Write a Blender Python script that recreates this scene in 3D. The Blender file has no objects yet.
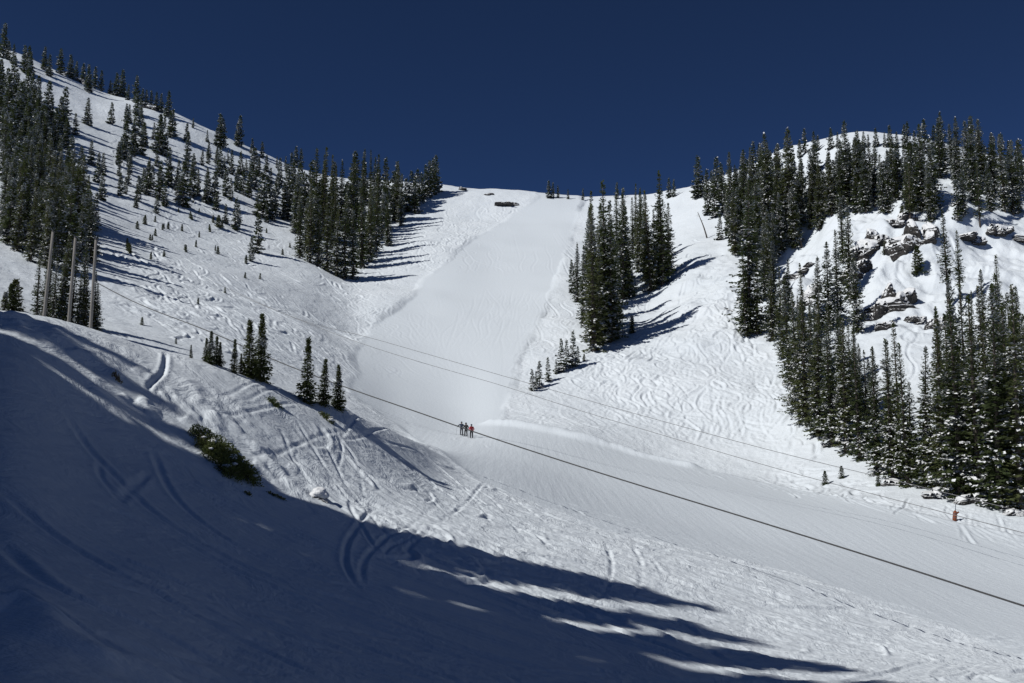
import bpy, math, random
import numpy as np
from mathutils import Vector, Matrix, noise as mnoise

R = math.radians
SC = bpy.context.scene
COL = SC.collection
rng = np.random.default_rng(7)
random.seed(7)

# ------------------------------------------------------------------ camera
F = 1000.0
PITCH = R(7.0)
CP, SP = math.cos(PITCH), math.sin(PITCH)
cam = bpy.data.cameras.new('camera')
cam.sensor_width = 36.0
cam.lens = 36.0 * F / 1024.0
cam.clip_start = 0.1
cam.clip_end = 5000.0
cam_o = bpy.data.objects.new('camera', cam)
COL.objects.link(cam_o)
cam_o.location = (0, 0, 0)
cam_o.rotation_euler = (R(90) + PITCH, 0, 0)
SC.camera = cam_o


def ray(px, py):
    """azimuth and elevation tangent of the sight line through a pixel"""
    a, b = (px - 512.0) / F, (341.5 - py) / F
    x, y, z = a, CP - b * SP, SP + b * CP
    h = math.hypot(x, y)
    return math.atan2(x, y), z / h


def project(P):
    P = np.asarray(P, float)
    x, y, z = P[..., 0], P[..., 1], P[..., 2]
    dep = y * CP + z * SP
    up = -y * SP + z * CP
    return 512 + F * x / dep, 341.5 - F * up / dep


# ------------------------------------------------------------------ light
SUN_AZ = R(28.0)      # shadows run to the right and a little away
SUN_EL = R(44.0)
to_sun = Vector((-math.cos(SUN_AZ) * math.cos(SUN_EL), -math.sin(SUN_AZ) * math.cos(SUN_EL), math.sin(SUN_EL)))
sun = bpy.data.lights.new('sun', 'SUN')
sun.energy = 3.45
sun.angle = R(0.6)
sun.color = (1.0, 0.98, 0.945)
sun_o = bpy.data.objects.new('sun', sun)
COL.objects.link(sun_o)
sun_o.rotation_euler = to_sun.to_track_quat('Z', 'Y').to_euler()

world = bpy.data.worlds.new('World')
SC.world = world
world.use_nodes = True
wn = world.node_tree
bg = wn.nodes.get('Background') or wn.nodes.new('ShaderNodeBackground')
sky = wn.nodes.new('ShaderNodeTexSky')
sky.sky_type = 'NISHITA'
sky.sun_disc = False
sky.sun_elevation = SUN_EL
sky.sun_rotation = math.atan2(to_sun.x, to_sun.y)
sky.altitude = 5600
sky.air_density = 0.4
sky.dust_density = 0.0
sky.ozone_density = 10.0
wn.links.new(sky.outputs[0], bg.inputs[0])
bg.inputs[1].default_value = 0.074
SC.view_settings.view_transform = 'Standard'
SC.view_settings.look = 'None'
SC.view_settings.exposure = 0.0
SC.view_settings.gamma = 1.0
SC.view_settings.use_curve_mapping = False
SC.render.engine = 'CYCLES'
SC.cycles.use_denoising = True
SC.cycles.max_bounces = 5
SC.cycles.diffuse_bounces = 1
SC.cycles.sample_clamp_indirect = 0.16


# ------------------------------------------------------------------ materials
def new_mat(name):
    m = bpy.data.materials.new(name)
    m.use_nodes = True
    nt = m.node_tree
    b = nt.nodes.get('Principled BSDF')
    return m, nt, b


def N(nt, kind, **kw):
    n = nt.nodes.new(kind)
    for k, v in kw.items():
        if k in n.inputs:
            n.inputs[k].default_value = v
        else:
            setattr(n, k, v)
    return n


def math_node(nt, op, a, b=None):
    n = nt.nodes.new('ShaderNodeMath')
    n.operation = op
    for i, v in enumerate((a, b)):
        if v is None:
            continue
        if isinstance(v, (int, float)):
            n.inputs[i].default_value = v
        else:
            nt.links.new(v, n.inputs[i])
    return n.outputs[0]


def ramp(nt, fac, stops):
    n = nt.nodes.new('ShaderNodeValToRGB')
    el = n.color_ramp.elements
    while len(el) < len(stops):
        el.new(0.5)
    for e, (p, c) in zip(el, stops):
        e.position = p
        e.color = (*c, 1) if len(c) == 3 else c
    nt.links.new(fac, n.inputs[0])
    return n.outputs[0]


def mat_snow_ground():
    m, nt, b = new_mat('snow_ground')
    tc = nt.nodes.new('ShaderNodeTexCoord')
    ob = tc.outputs['Object']
    at = nt.nodes.new('ShaderNodeAttribute'); at.attribute_name = 'groomed'
    g = at.outputs['Fac']
    ug = math_node(nt, 'SUBTRACT', 1.0, g)
    # packed fine grain everywhere
    n1 = N(nt, 'ShaderNodeTexNoise', Scale=2.6, Detail=5.0, Roughness=0.62); nt.links.new(ob, n1.inputs['Vector'])
    n2 = N(nt, 'ShaderNodeTexNoise', Scale=0.42, Detail=5.0, Roughness=0.65, Distortion=1.2); nt.links.new(ob, n2.inputs['Vector'])
    # combed streaks along the groomed run
    mp = nt.nodes.new('ShaderNodeMapping')
    mp.inputs['Rotation'].default_value = (0, 0, R(-58))
    mp.inputs['Scale'].default_value = (1.0, 0.05, 0.05)
    nt.links.new(ob, mp.inputs['Vector'])
    n3 = N(nt, 'ShaderNodeTexNoise', Scale=1.5, Detail=4.0, Roughness=0.6); nt.links.new(mp.outputs[0], n3.inputs['Vector'])
    h_un = math_node(nt, 'ADD', math_node(nt, 'MULTIPLY', n2.outputs['Fac'], 0.22), math_node(nt, 'MULTIPLY', n1.outputs['Fac'], 0.05))
    sp = nt.nodes.new('ShaderNodeSeparateXYZ'); nt.links.new(ob, sp.inputs[0])
    lowp = N(nt, 'ShaderNodeMapRange'); lowp.inputs['From Min'].default_value = 165; lowp.inputs['From Max'].default_value = 130
    nt.links.new(sp.outputs['Y'], lowp.inputs['Value'])
    h_gr = math_node(nt, 'ADD', math_node(nt, 'MULTIPLY', math_node(nt, 'MULTIPLY', n3.outputs['Fac'], 0.06), lowp.outputs[0]), math_node(nt, 'MULTIPLY', n1.outputs['Fac'], 0.04))
    h = math_node(nt, 'ADD', math_node(nt, 'MULTIPLY', h_un, ug), math_node(nt, 'MULTIPLY', h_gr, g))
    bp = N(nt, 'ShaderNodeBump', Strength=1.0, Distance=1.0)
    nt.links.new(h, bp.inputs['Height'])
    nt.links.new(bp.outputs[0], b.inputs['Normal'])
    mixg = nt.nodes.new('ShaderNodeMix'); mixg.data_type = 'RGBA'
    n4 = N(nt, 'ShaderNodeTexNoise', Scale=0.06, Detail=4.0, Roughness=0.6); nt.links.new(ob, n4.inputs['Vector'])
    nt.links.new(ramp(nt, n4.outputs['Fac'], [(0.3, (0.75, 0.81, 0.86)), (0.7, (0.81, 0.865, 0.91))]), mixg.inputs[6]); nt.links.new(g, mixg.inputs[0]); mixg.inputs[7].default_value = (0.745, 0.805, 0.855, 1)
    nt.links.new(mixg.outputs[2], b.inputs['Base Color'])
    b.inputs['Roughness'].default_value = 0.6
    b.inputs['Specular IOR Level'].default_value = 0.25
    return m


def mat_snow_object():
    m, nt, b = new_mat('snow_lump')
    tc = nt.nodes.new('ShaderNodeTexCoord')
    n1 = N(nt, 'ShaderNodeTexNoise', Scale=3.0, Detail=4.0); nt.links.new(tc.outputs['Object'], n1.inputs['Vector'])
    nt.links.new(ramp(nt, n1.outputs['Fac'], [(0.3, (0.80, 0.82, 0.84)), (0.7, (0.87, 0.885, 0.895))]), b.inputs['Base Color'])
    bp = N(nt, 'ShaderNodeBump', Strength=0.6, Distance=0.15)
    nt.links.new(n1.outputs['Fac'], bp.inputs['Height']); nt.links.new(bp.outputs[0], b.inputs['Normal'])
    b.inputs['Roughness'].default_value = 0.65
    return m


def mat_needles(name, c0, c1, c2):
    m, nt, b = new_mat(name)
    oi = nt.nodes.new('ShaderNodeObjectInfo')
    ge = nt.nodes.new('ShaderNodeNewGeometry')
    n1 = N(nt, 'ShaderNodeTexNoise', Scale=0.9, Detail=3.0); nt.links.new(ge.outputs['Position'], n1.inputs['Vector'])
    f = math_node(nt, 'ADD', math_node(nt, 'MULTIPLY', n1.outputs['Fac'], 0.75), math_node(nt, 'MULTIPLY', oi.outputs['Random'], 0.4))
    nt.links.new(ramp(nt, f, [(0.2, c0), (0.55, c1), (0.9, c2)]), b.inputs['Base Color'])
    b.inputs['Roughness'].default_value = 0.7
    b.inputs['Specular IOR Level'].default_value = 0.2
    tr = nt.nodes.new('ShaderNodeBsdfTranslucent')
    nt.links.new(b.inputs['Base Color'].links[0].from_socket, tr.inputs['Color'])
    mx = nt.nodes.new('ShaderNodeMixShader'); mx.inputs[0].default_value = 0.38
    nt.links.new(b.outputs[0], mx.inputs[1]); nt.links.new(tr.outputs[0], mx.inputs[2])
    nt.links.new(mx.outputs[0], nt.nodes['Material Output'].inputs['Surface'])
    return m


def mat_noise(name, c0, c1, scale=4.0, rough=0.85, stretch=(1, 1, 1), bump=0.0):
    m, nt, b = new_mat(name)
    tc = nt.nodes.new('ShaderNodeTexCoord')
    mp = nt.nodes.new('ShaderNodeMapping'); mp.inputs['Scale'].default_value = stretch
    nt.links.new(tc.outputs['Object'], mp.inputs['Vector'])
    n1 = N(nt, 'ShaderNodeTexNoise', Scale=scale, Detail=5.0, Roughness=0.65); nt.links.new(mp.outputs[0], n1.inputs['Vector'])
    nt.links.new(ramp(nt, n1.outputs['Fac'], [(0.3, c0), (0.7, c1)]), b.inputs['Base Color'])
    b.inputs['Roughness'].default_value = rough
    if bump:
        bp = N(nt, 'ShaderNodeBump', Strength=0.8, Distance=bump)
        nt.links.new(n1.outputs['Fac'], bp.inputs['Height']); nt.links.new(bp.outputs[0], b.inputs['Normal'])
    return m


def mat_rock():
    m, nt, b = new_mat('rock')
    tc = nt.nodes.new('ShaderNodeTexCoord')
    ob = tc.outputs['Object']
    n1 = N(nt, 'ShaderNodeTexNoise', Scale=1.1, Detail=7.0, Roughness=0.7); nt.links.new(ob, n1.inputs['Vector'])
    v1 = N(nt, 'ShaderNodeTexVoronoi', Scale=0.8); nt.links.new(ob, v1.inputs['Vector'])
    rockc = ramp(nt, n1.outputs['Fac'], [(0.28, (0.012, 0.012, 0.013)), (0.5, (0.03, 0.028, 0.027)), (0.75, (0.08, 0.07, 0.062))])
    # snow lodged on the ledges: upward facing and patchy
    ge = nt.nodes.new('ShaderNodeNewGeometry')
    sx = nt.nodes.new('ShaderNodeSeparateXYZ'); nt.links.new(ge.outputs['Normal'], sx.inputs[0])
    n2 = N(nt, 'ShaderNodeTexNoise', Scale=1.7, Detail=5.0, Roughness=0.7); nt.links.new(ob, n2.inputs['Vector'])
    f = math_node(nt, 'ADD', sx.outputs['Z'], math_node(nt, 'MULTIPLY', math_node(nt, 'SUBTRACT', n2.outputs['Fac'], 0.5), 2.4))
    msk = ramp(nt, f, [(0.52, (0, 0, 0)), (0.6, (1, 1, 1))])
    mx = nt.nodes.new('ShaderNodeMix'); mx.data_type = 'RGBA'
    nt.links.new(msk, mx.inputs[0]); nt.links.new(rockc, mx.inputs[6]); mx.inputs[7].default_value = (0.82, 0.84, 0.86, 1)
    nt.links.new(mx.outputs[2], b.inputs['Base Color'])
    bp = N(nt, 'ShaderNodeBump', Strength=0.9, Distance=0.5)
    nt.links.new(math_node(nt, 'ADD', n1.outputs['Fac'], v1.outputs['Distance']), bp.inputs['Height'])
    nt.links.new(bp.outputs[0], b.inputs['Normal'])
    b.inputs['Roughness'].default_value = 0.85
    return m


M_SNOW = mat_snow_ground()
M_LUMP = mat_snow_object()
M_NEEDLE = mat_needles('fir_needles', (0.040, 0.056, 0.024), (0.068, 0.088, 0.034), (0.112, 0.12, 0.052))
M_SHRUB = mat_needles('juniper_needles', (0.05, 0.08, 0.028), (0.10, 0.12, 0.042), (0.16, 0.12, 0.055))
M_BARK = mat_noise('fir_bark', (0.045, 0.035, 0.03), (0.12, 0.10, 0.085), 6.0, stretch=(1, 1, 0.2))
M_DEAD = mat_noise('weathered_wood', (0.15, 0.14, 0.13), (0.29, 0.275, 0.255), 5.0, stretch=(1, 1, 0.12))
M_ROCK = mat_rock()
M_STEEL = mat_noise('cable_steel', (0.03, 0.03, 0.032), (0.05, 0.05, 0.052), 8.0, rough=0.55)
M_WIRE = mat_noise('wire_steel', (0.13, 0.13, 0.135), (0.2, 0.2, 0.205), 8.0, rough=0.5)


def plain(name, c, rough=0.7):
    k = [max(0.0, v * 0.8) for v in c]
    return mat_noise(name, tuple(k), tuple(min(1, v * 1.15) for v in c), 14.0, rough)


# ------------------------------------------------------------------ mesh helpers
def mesh_np(name, V, quads=None, tris=None, mats=(), mi=None, smooth=False):
    me = bpy.data.meshes.new(name)
    V = np.asarray(V, np.float32)
    parts, tot, n = [], [], 0
    if quads is not None and len(quads):
        q = np.asarray(quads, np.int32); parts.append(q.ravel()); tot.append(np.full(len(q), 4, np.int32))
    if tris is not None and len(tris):
        t = np.asarray(tris, np.int32); parts.append(t.ravel()); tot.append(np.full(len(t), 3, np.int32))
    loops = np.concatenate(parts); tot = np.concatenate(tot)
    start = np.concatenate([[0], np.cumsum(tot)[:-1]]).astype(np.int32)
    me.vertices.add(len(V)); me.vertices.foreach_set('co', V.ravel())
    me.loops.add(len(loops)); me.loops.foreach_set('vertex_index', loops)
    me.polygons.add(len(tot)); me.polygons.foreach_set('loop_start', start)
    for m in mats:
        me.materials.append(m)
    if mi is not None:
        me.polygons.foreach_set('material_index', np.asarray(mi, np.int32))
    me.polygons.foreach_set('use_smooth', np.full(len(tot), bool(smooth)))
    me.update(calc_edges=True)
    return me


def link(name, data, parent=None):
    o = bpy.data.objects.new(name, data)
    COL.objects.link(o)
    if parent is not None:
        o.parent = parent
    return o


def tag(o, label, cat, group=None, kind=None):
    if label: o['label'] = label
    if cat: o['category'] = cat
    if group: o['group'] = group
    if kind: o['kind'] = kind
    return o


def empty(name, loc):
    o = bpy.data.objects.new(name, None)
    COL.objects.link(o)
    o.location = loc
    o.empty_display_size = 0.5
    return o


def tube(path, radii, sides=8, cap=True):
    """a tube along a polyline: vertices, quads, tris"""
    P = np.asarray(path, float)
    n = len(P)
    T = np.gradient(P, axis=0) if n > 2 else np.repeat((P[-1:] - P[:1]), n, 0)
    T /= np.linalg.norm(T, axis=1)[:, None]
    ref = np.array([0, 0, 1.0]) if abs(T[0, 2]) < 0.9 else np.array([1.0, 0, 0])
    U = np.cross(T, ref); U /= np.linalg.norm(U, axis=1)[:, None]
    W = np.cross(T, U)
    rad = np.broadcast_to(np.asarray(radii, float), (n,))
    a = np.arange(sides) * 2 * math.pi / sides
    V = P[:, None] + rad[:, None, None] * (np.cos(a)[None, :, None] * U[:, None] + np.sin(a)[None, :, None] * W[:, None])
    V = V.reshape(-1, 3)
    q = []
    for i in range(n - 1):
        for k in range(sides):
            k2 = (k + 1) % sides
            q.append((i * sides + k, i * sides + k2, (i + 1) * sides + k2, (i + 1) * sides + k))
    t = []
    if cap:
        V = np.vstack([V, P[:1], P[-1:]])
        c0, c1 = n * sides, n * sides + 1
        for k in range(sides):
            k2 = (k + 1) % sides
            t.append((c0, k2, k)); t.append((c1, (n - 1) * sides + k, (n - 1) * sides + k2))
    return V, q, t


class Builder:
    def __init__(s):
        s.V, s.q, s.t, s.mq, s.mt, s.n = [], [], [], [], [], 0

    def add(s, V, q=(), t=(), m=0):
        V = np.asarray(V, float)
        s.V.append(V)
        if len(q):
            s.q.append(np.asarray(q) + s.n); s.mq.append(np.full(len(q), m))
        if len(t):
            s.t.append(np.asarray(t) + s.n); s.mt.append(np.full(len(t), m))
        s.n += len(V)

    def tube(s, path, radii, sides=8, m=0):
        V, q, t = tube(path, radii, sides)
        s.add(V, q, t, m)

    def mesh(s, name, mats, smooth=False):
        V = np.vstack(s.V)
        q = np.vstack(s.q) if s.q else None
        t = np.vstack(s.t) if s.t else None
        mi = np.concatenate(s.mq + s.mt)
        return mesh_np(name, V, q, t, mats, mi, smooth)


def vnoise(x, y, seed=0):
    """smooth value noise, vectorised"""
    xi, yi = np.floor(x).astype(np.int64), np.floor(y).astype(np.int64)
    fx, fy = x - xi, y - yi
    fx = fx * fx * fx * (fx * (fx * 6 - 15) + 10); fy = fy * fy * fy * (fy * (fy * 6 - 15) + 10)

    def h(i, j):
        n = (i * 374761393 + j * 668265263 + seed * 974634721) & 0xFFFFFFFF
        n = ((n ^ (n >> 13)) * 1274126177) & 0xFFFFFFFF
        n = n ^ (n >> 16)
        return (n & 0xFFFF) / 65535.0 - 0.5
    a, b2, c, d = h(xi, yi), h(xi + 1, yi), h(xi, yi + 1), h(xi + 1, yi + 1)
    return (a * (1 - fx) + b2 * fx) * (1 - fy) + (c * (1 - fx) + d * fx) * fy


def fbm(x, y, seed=0, octv=4, gain=0.5):
    s, amp, f = 0, 1.0, 1.0
    for o in range(octv):
        s = s + amp * vnoise(x * f + 17.3 * o, y * f - 9.1 * o, seed + o)
        amp *= gain; f *= 2.03
    return s


# ------------------------------------------------------------------ terrain
def pchip_slopes(x, y):
    """x: (n,...) y: (n,...) along axis 0"""
    h = np.diff(x, axis=0); d = np.diff(y, axis=0) / h
    m = np.zeros_like(y)
    w1 = 2 * h[1:] + h[:-1]; w2 = h[1:] + 2 * h[:-1]
    with np.errstate(divide='ignore', invalid='ignore'):
        hm = (w1 + w2) / (w1 / d[:-1] + w2 / d[1:])
    m[1:-1] = np.where(d[:-1] * d[1:] > 0, hm, 0.0)
    m[0], m[-1] = d[0], d[-1]
    return np.nan_to_num(m)


def hermite(x0, x1, y0, y1, m0, m1, x):
    h = x1 - x0
    t = np.clip((x - x0) / h, 0, 1)
    t2, t3 = t * t, t * t * t
    return (2 * t3 - 3 * t2 + 1) * y0 + (t3 - 2 * t2 + t) * h * m0 + (-2 * t3 + 3 * t2) * y1 + (t3 - t2) * h * m1


def pchip1(xk, yk, x):
    xk, yk = np.asarray(xk, float), np.asarray(yk, float)
    m = pchip_slopes(xk, yk)
    i = np.clip(np.searchsorted(xk, x) - 1, 0, len(xk) - 2)
    return hermite(xk[i], xk[i + 1], yk[i], yk[i + 1], m[i], m[i + 1], x)


# feature lines of the ground from near to far; in the view as (column, row, metres away), around it as (azimuth, metres, height)
P_ = 'p'
CURVES = [
    dict(v=[], s=[(-180, 4, -1.8), (-100, 4, -1.6), (-50, 4, -1.6), (-27, 4, -1.6), (-14, 5, -2.0), (0, 7, -2.7), (14, 8, -3.0), (27, 10, -3.3), (50, 9, -3.2), (100, 8, -3.0)]),
    dict(v=[(0, 683, 10), (256, 683, 15), (512, 683, 21), (768, 683, 28), (1024, 683, 35)],
         s=[(-180, 11, -2.2), (-100, 10, -1.8), (-50, 10, -1.4), (50, 32, -8.6), (100, 28, -8.0)]),
    dict(v=[(0, 560, 17), (128, 565, 20), (256, 575, 24), (400, 580, 29), (512, 590, 33), (640, 605, 37), (768, 628, 40), (1024, 655, 47)],
         s=[(-180, 18, -1.6), (-100, 18, 0), (-50, 18, 0.5), (50, 44, -10.5), (100, 42, -11)]),
    dict(v=[(0, 430, 27), (100, 455, 30), (200, 478, 33), (300, 498, 36), (400, 512, 40), (512, 530, 44), (640, 552, 48), (768, 575, 53), (1024, 620, 61)],
         s=[(-180, 28, -0.5), (-100, 28, 4), (-52, 28, 4), (50, 58, -12), (100, 58, -14)]),  # unseen left slope raised, here and next two curves, to shade the foreground
    dict(v=[(0, 313, 45), (50, 320, 46), (100, 333, 47), (150, 348, 48), (200, 360, 49), (250, 376, 50), (300, 397, 52), (345, 413, 55), (380, 428, 58), (410, 443, 63), (440, 456, 70), (470, 466, 73), (512, 478, 73), (600, 507, 71), (768, 548, 70), (1024, 590, 76)],
         s=[(-180, 46, 2), (-100, 46, 9), (-52, 45, 10), (50, 75, -13), (100, 75, -16)]),
    dict(v=[(0, 380, 66), (100, 400, 70), (200, 415, 74), (300, 425, 80), (345, 432, 88), (380, 440, 95), (410, 448, 102), (440, 448, 108), (470, 449, 112), (512, 453, 113), (600, 473, 108), (700, 491, 103), (768, 503, 99), (900, 530, 93), (1024, 555, 92)],
         s=[(-180, 70, 4), (-100, 70, 15), (-52, 70, 16), (50, 92, -12), (100, 92, -16)]),
    dict(v=[(0, 302, 125), (60, 322, 124), (100, 332, 125), (200, 353, 130), (300, 387, 135), (345, 403, 139), (410, 424, 143), (466, 431, 145), (500, 429, 145), (560, 433, 145), (640, 454, 140), (700, 467, 136), (768, 480, 130), (850, 491, 118), (905, 499, 112), (955, 509, 108), (1024, 522, 105)],
         s=[(-180, 110, 6), (-100, 110, 18), (-50, 125, 32), (50, 105, -10), (100, 108, -14)]),
    dict(v=[(0, 230, 192), (100, 255, 192), (200, 283, 194), (300, 318, 199), (360, 340, 203), (430, 345, 206), (500, 343, 207), (560, 345, 204), (600, 352, 198), (640, 360, 190), (700, 365, 185), (760, 390, 172), (850, 420, 152), (905, 425, 147), (1024, 425, 142)],
         s=[(-180, 160, 8), (-100, 160, 35), (-50, 190, 58), (50, 140, 0), (100, 145, -6)]),
    dict(v=[(0, 145, 287), (100, 178, 287), (200, 212, 288), (300, 240, 289), (360, 262, 285), (430, 262, 285), (500, 262, 290), (560, 262, 290), (600, 285, 265), (640, 292, 255), (700, 275, 250), (760, 290, 232), (850, 312, 205), (905, 315, 200), (960, 318, 198), (1024, 320, 195)],
         s=[(-180, 240, 5), (-100, 240, 60), (-50, 280, 95), (50, 195, 22), (100, 200, 10)]),
    dict(v=[(0, 92, 357), (100, 128, 353), (200, 163, 350), (300, 202, 350), (360, 218, 347), (430, 222, 345), (500, 224, 345), (560, 224, 345), (600, 232, 335), (640, 238, 325), (700, 228, 310), (760, 225, 290), (800, 228, 268), (850, 216, 246), (905, 212, 242), (960, 216, 248), (1024, 222, 255)],
         s=[(-180, 300, 0), (-100, 300, 80), (-50, 345, 120), (50, 255, 45), (100, 260, 30)]),
    dict(v=[(0, 51, 428), (50, 68, 424), (100, 90, 420), (150, 106, 416), (200, 129, 413), (250, 152, 411), (300, 173, 411), (350, 181, 411), (400, 184, 412), (430, 186, 412), (450, 189, 408), (490, 194, 403), (520, 195, 400), (585, 198, 400), (640, 198, 398), (690, 193, 385), (740, 176, 370), (800, 149, 350), (850, 141, 345), (900, 144, 343), (950, 152, 340), (1024, 163, 335)],
         s=[(-180, 350, -10), (-100, 350, 100), (-50, 420, 150), (50, 330, 80), (100, 330, 50)]),
    dict(v=[], s=[(-180, 430, -30), (-100, 430, 90), (-50, 490, 140), (-27, 490, 168), (-13, 470, 112), (0, 460, 78), (8, 460, 82), (13, 420, 98), (27, 400, 88), (50, 400, 70), (100, 400, 40)]),
    dict(v=[], s=[(-180, 950, -120), (-100, 950, -80), (-27, 950, -80), (27, 950, -80), (100, 950, -100)]),
]
th_in = np.linspace(R(-30.5), R(30.5), 1260)
th_l = np.linspace(R(-180), R(-30.5), 90)[:-1]
th_r = np.linspace(R(30.5), R(180), 90)[1:]
TH = np.concatenate([th_l, th_in, th_r])
RR = np.concatenate([np.geomspace(0.8, 7, 30)[:-1], np.geomspace(7, 60, 640)[:-1], np.geomspace(60, 150, 270)[:-1], np.geomspace(150, 440, 600)[:-1], np.geomspace(440, 950, 40)])
kr, kz = [], []
for c in CURVES:
    pts = []
    for (px, py, r) in c['v']:
        t, e = ray(px, py)
        pts.append((t, r, e))
    for (a, r, z) in c['s']:
        pts.append((R(a), r, z / r))
    first = [p for p in pts if abs(p[0] + math.pi) < 1e-6][0]
    pts.append((math.pi, first[1], first[2]))
    pts.sort()
    t = [p[0] for p in pts]
    kr.append(pchip1(t, [p[1] for p in pts], TH))
    kz.append(pchip1(t, [p[2] for p in pts], TH) * kr[-1])
kr.insert(0, np.full(len(TH), 0.5)); kz.insert(0, np.full(len(TH), -1.65))
kr, kz = np.array(kr), np.array(kz)
km = pchip_slopes(kr, kz)
ZG = np.empty((len(TH), len(RR)))
for i in range(len(TH)):
    j = np.clip(np.searchsorted(kr[:, i], RR) - 1, 0, len(kr) - 2)
    ZG[i] = hermite(kr[j, i], kr[j + 1, i], kz[j, i], kz[j + 1, i], km[j, i], km[j + 1, i], RR)
XG = np.sin(TH)[:, None] * RR[None]
YG = np.cos(TH)[:, None] * RR[None]


def grid_at(G, X, Y):
    X, Y = np.asarray(X, float), np.asarray(Y, float)
    t = np.arctan2(X, Y); r = np.hypot(X, Y)
    i = np.clip(np.searchsorted(TH, t) - 1, 0, len(TH) - 2)
    j = np.clip(np.searchsorted(RR, r) - 1, 0, len(RR) - 2)
    fi = np.clip((t - TH[i]) / (TH[i + 1] - TH[i]), 0, 1); fj = np.clip((r - RR[j]) / (RR[j + 1] - RR[j]), 0, 1)
    return (G[i, j] * (1 - fi) + G[i + 1, j] * fi) * (1 - fj) + (G[i, j + 1] * (1 - fi) + G[i + 1, j + 1] * fi) * fj


def hz(X, Y):
    return grid_at(ZG, X, Y)


def cast(px, py, rmin=6.0):
    """first point of the ground met by the sight line through a pixel"""
    t, e = ray(px, py)
    i = int(np.argmin(np.abs(TH - t)))
    el = ZG[i] / RR
    ok = np.nonzero((el >= e) & (RR > rmin))[0]
    if not len(ok):
        j = int(np.argmax(np.where(RR > 60, el, -9))); r = RR[j]
    else:
        j = ok[0]
        if j > 0 and el[j] > el[j - 1] and el[j - 1] < e:
            f = (e - el[j - 1]) / (el[j] - el[j - 1]); r = RR[j - 1] + f * (RR[j] - RR[j - 1])
        else:
            r = RR[j]
    x, y = math.sin(t) * r, math.cos(t) * r
    return np.array([x, y, float(hz(x, y))])


def in_poly(X, Y, poly):
    P = np.asarray(poly); n = len(P)
    inside = np.zeros(np.shape(X), bool)
    for a in range(n):
        x0, y0 = P[a]; x1, y1 = P[(a + 1) % n]
        if y0 == y1: continue
        c = ((y0 > Y) != (y1 > Y)) & (X < (x1 - x0) * (Y - y0) / (y1 - y0) + x0)
        inside ^= c
    return inside


def seg_dist(X, Y, pts, closed=False):
    d = np.full(np.shape(X), 1e9)
    P = list(pts) + ([pts[0]] if closed else [])
    for (x0, y0), (x1, y1) in zip(P[:-1], P[1:]):
        dx, dy = x1 - x0, y1 - y0
        t = np.clip(((X - x0) * dx + (Y - y0) * dy) / (dx * dx + dy * dy + 1e-9), 0, 1)
        d = np.minimum(d, np.hypot(X - x0 - t * dx, Y - y0 - t * dy))
    return d


def ground_line(pix, n=6):
    out = []
    for (a, b), (c, d) in zip(pix[:-1], pix[1:]):
        for k in range(n):
            f = k / n
            out.append(tuple(cast(a + (c - a) * f, b + (d - b) * f)[:2]))
    out.append(tuple(cast(*pix[-1])[:2]))
    return out


RUN_PIX = [(536, 198), (510, 216), (470, 241), (430, 276), (395, 311), (365, 336), (352, 352), (352, 396), (380, 417), (425, 446), (470, 478), (530, 503), (600, 530), (660, 545), (730, 560), (800, 578), (900, 612), (1024, 655)]
RUN_TOP = [(1024, 536), (900, 508), (800, 489), (700, 467), (640, 455), (560, 434), (500, 424), (508, 400), (522, 360), (545, 310), (563, 260), (576, 222), (584, 199)]
run_poly = ground_line(RUN_PIX, 3) + [(70, 62), (80, 90)] + ground_line(RUN_TOP, 3) + [(25, 440), (10, 440)]
sub = (np.abs(TH) < R(45))
GRO = np.zeros_like(ZG)
ii = np.nonzero(sub)[0]
xs, ys = XG[ii], YG[ii]
wob = 1.0 * fbm(xs / 6, ys / 6, 5, 3) + 1.6 * vnoise(xs / 22, ys / 22, 8) * np.clip(ys / 200, 0.2, 1)
far_ok = RR[None] > 30
ins = in_poly(xs, ys, run_poly)
dist = np.where(far_ok, seg_dist(xs, ys, run_poly, True), 50)
sd = np.where(ins, dist, -dist) + wob
soft = np.clip(RR[None] / 200, 0.35, 1.0)
RIDGE = np.zeros_like(ZG)
RIDGE[ii] = np.where(RR[None] > 62, np.exp(-(sd / 0.7) ** 2), 0)
GRO[ii] = np.clip(sd / soft * 0.5 + 0.5, 0, 1)
# shadowed ramp near the camera is machine-packed too
ramp_m = np.clip((33 - RR[None] + 10 * np.clip(-TH[ii][:, None] / R(27), -1, 1) * 0.6) / 8, 0, 1) * np.clip((R(6) - TH[ii][:, None]) / R(8), 0, 1)
GRO[ii] = np.maximum(GRO[ii], 0.5 * ramp_m)

RIDGE *= (0.5 + np.abs(vnoise(XG / 5, YG / 5, 15)))
# ---- relief of the snow: rolls, wind, chop
UN = 1 - GRO
rs = np.clip(RR / 160, 0.06, 1.6)[None]
D = np.zeros_like(ZG)
D += 1.3 * rs * fbm(XG / 34, YG / 34, 11, 3) * (0.35 + 0.65 * UN)
mog = fbm(XG / 7.5 + 0.6 * fbm(XG / 20, YG / 20, 2, 2), YG / 7.5, 21, 3, 0.5)
D += UN * mog * np.clip((RR[None] - 80) / 60, 0, 1) * 0.34
D += UN * fbm(XG / 1.9, YG / 1.9, 31, 3, 0.55) * 0.06 * np.clip((RR[None] - 20) / 30, 0.3, 1.5)
D += 0.11 * RIDGE
# rocky bench on the far right: stepped, lumpy ground
cx, cy = np.sin(R(20.5)) * 235, np.cos(R(20.5)) * 235
bench = np.exp(-(((XG - cx) / 38) ** 2 + ((YG - cy) / 42) ** 2))
D += bench * (fbm(XG / 13, YG / 13, 51, 4, 0.55) * 7.0)
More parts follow.
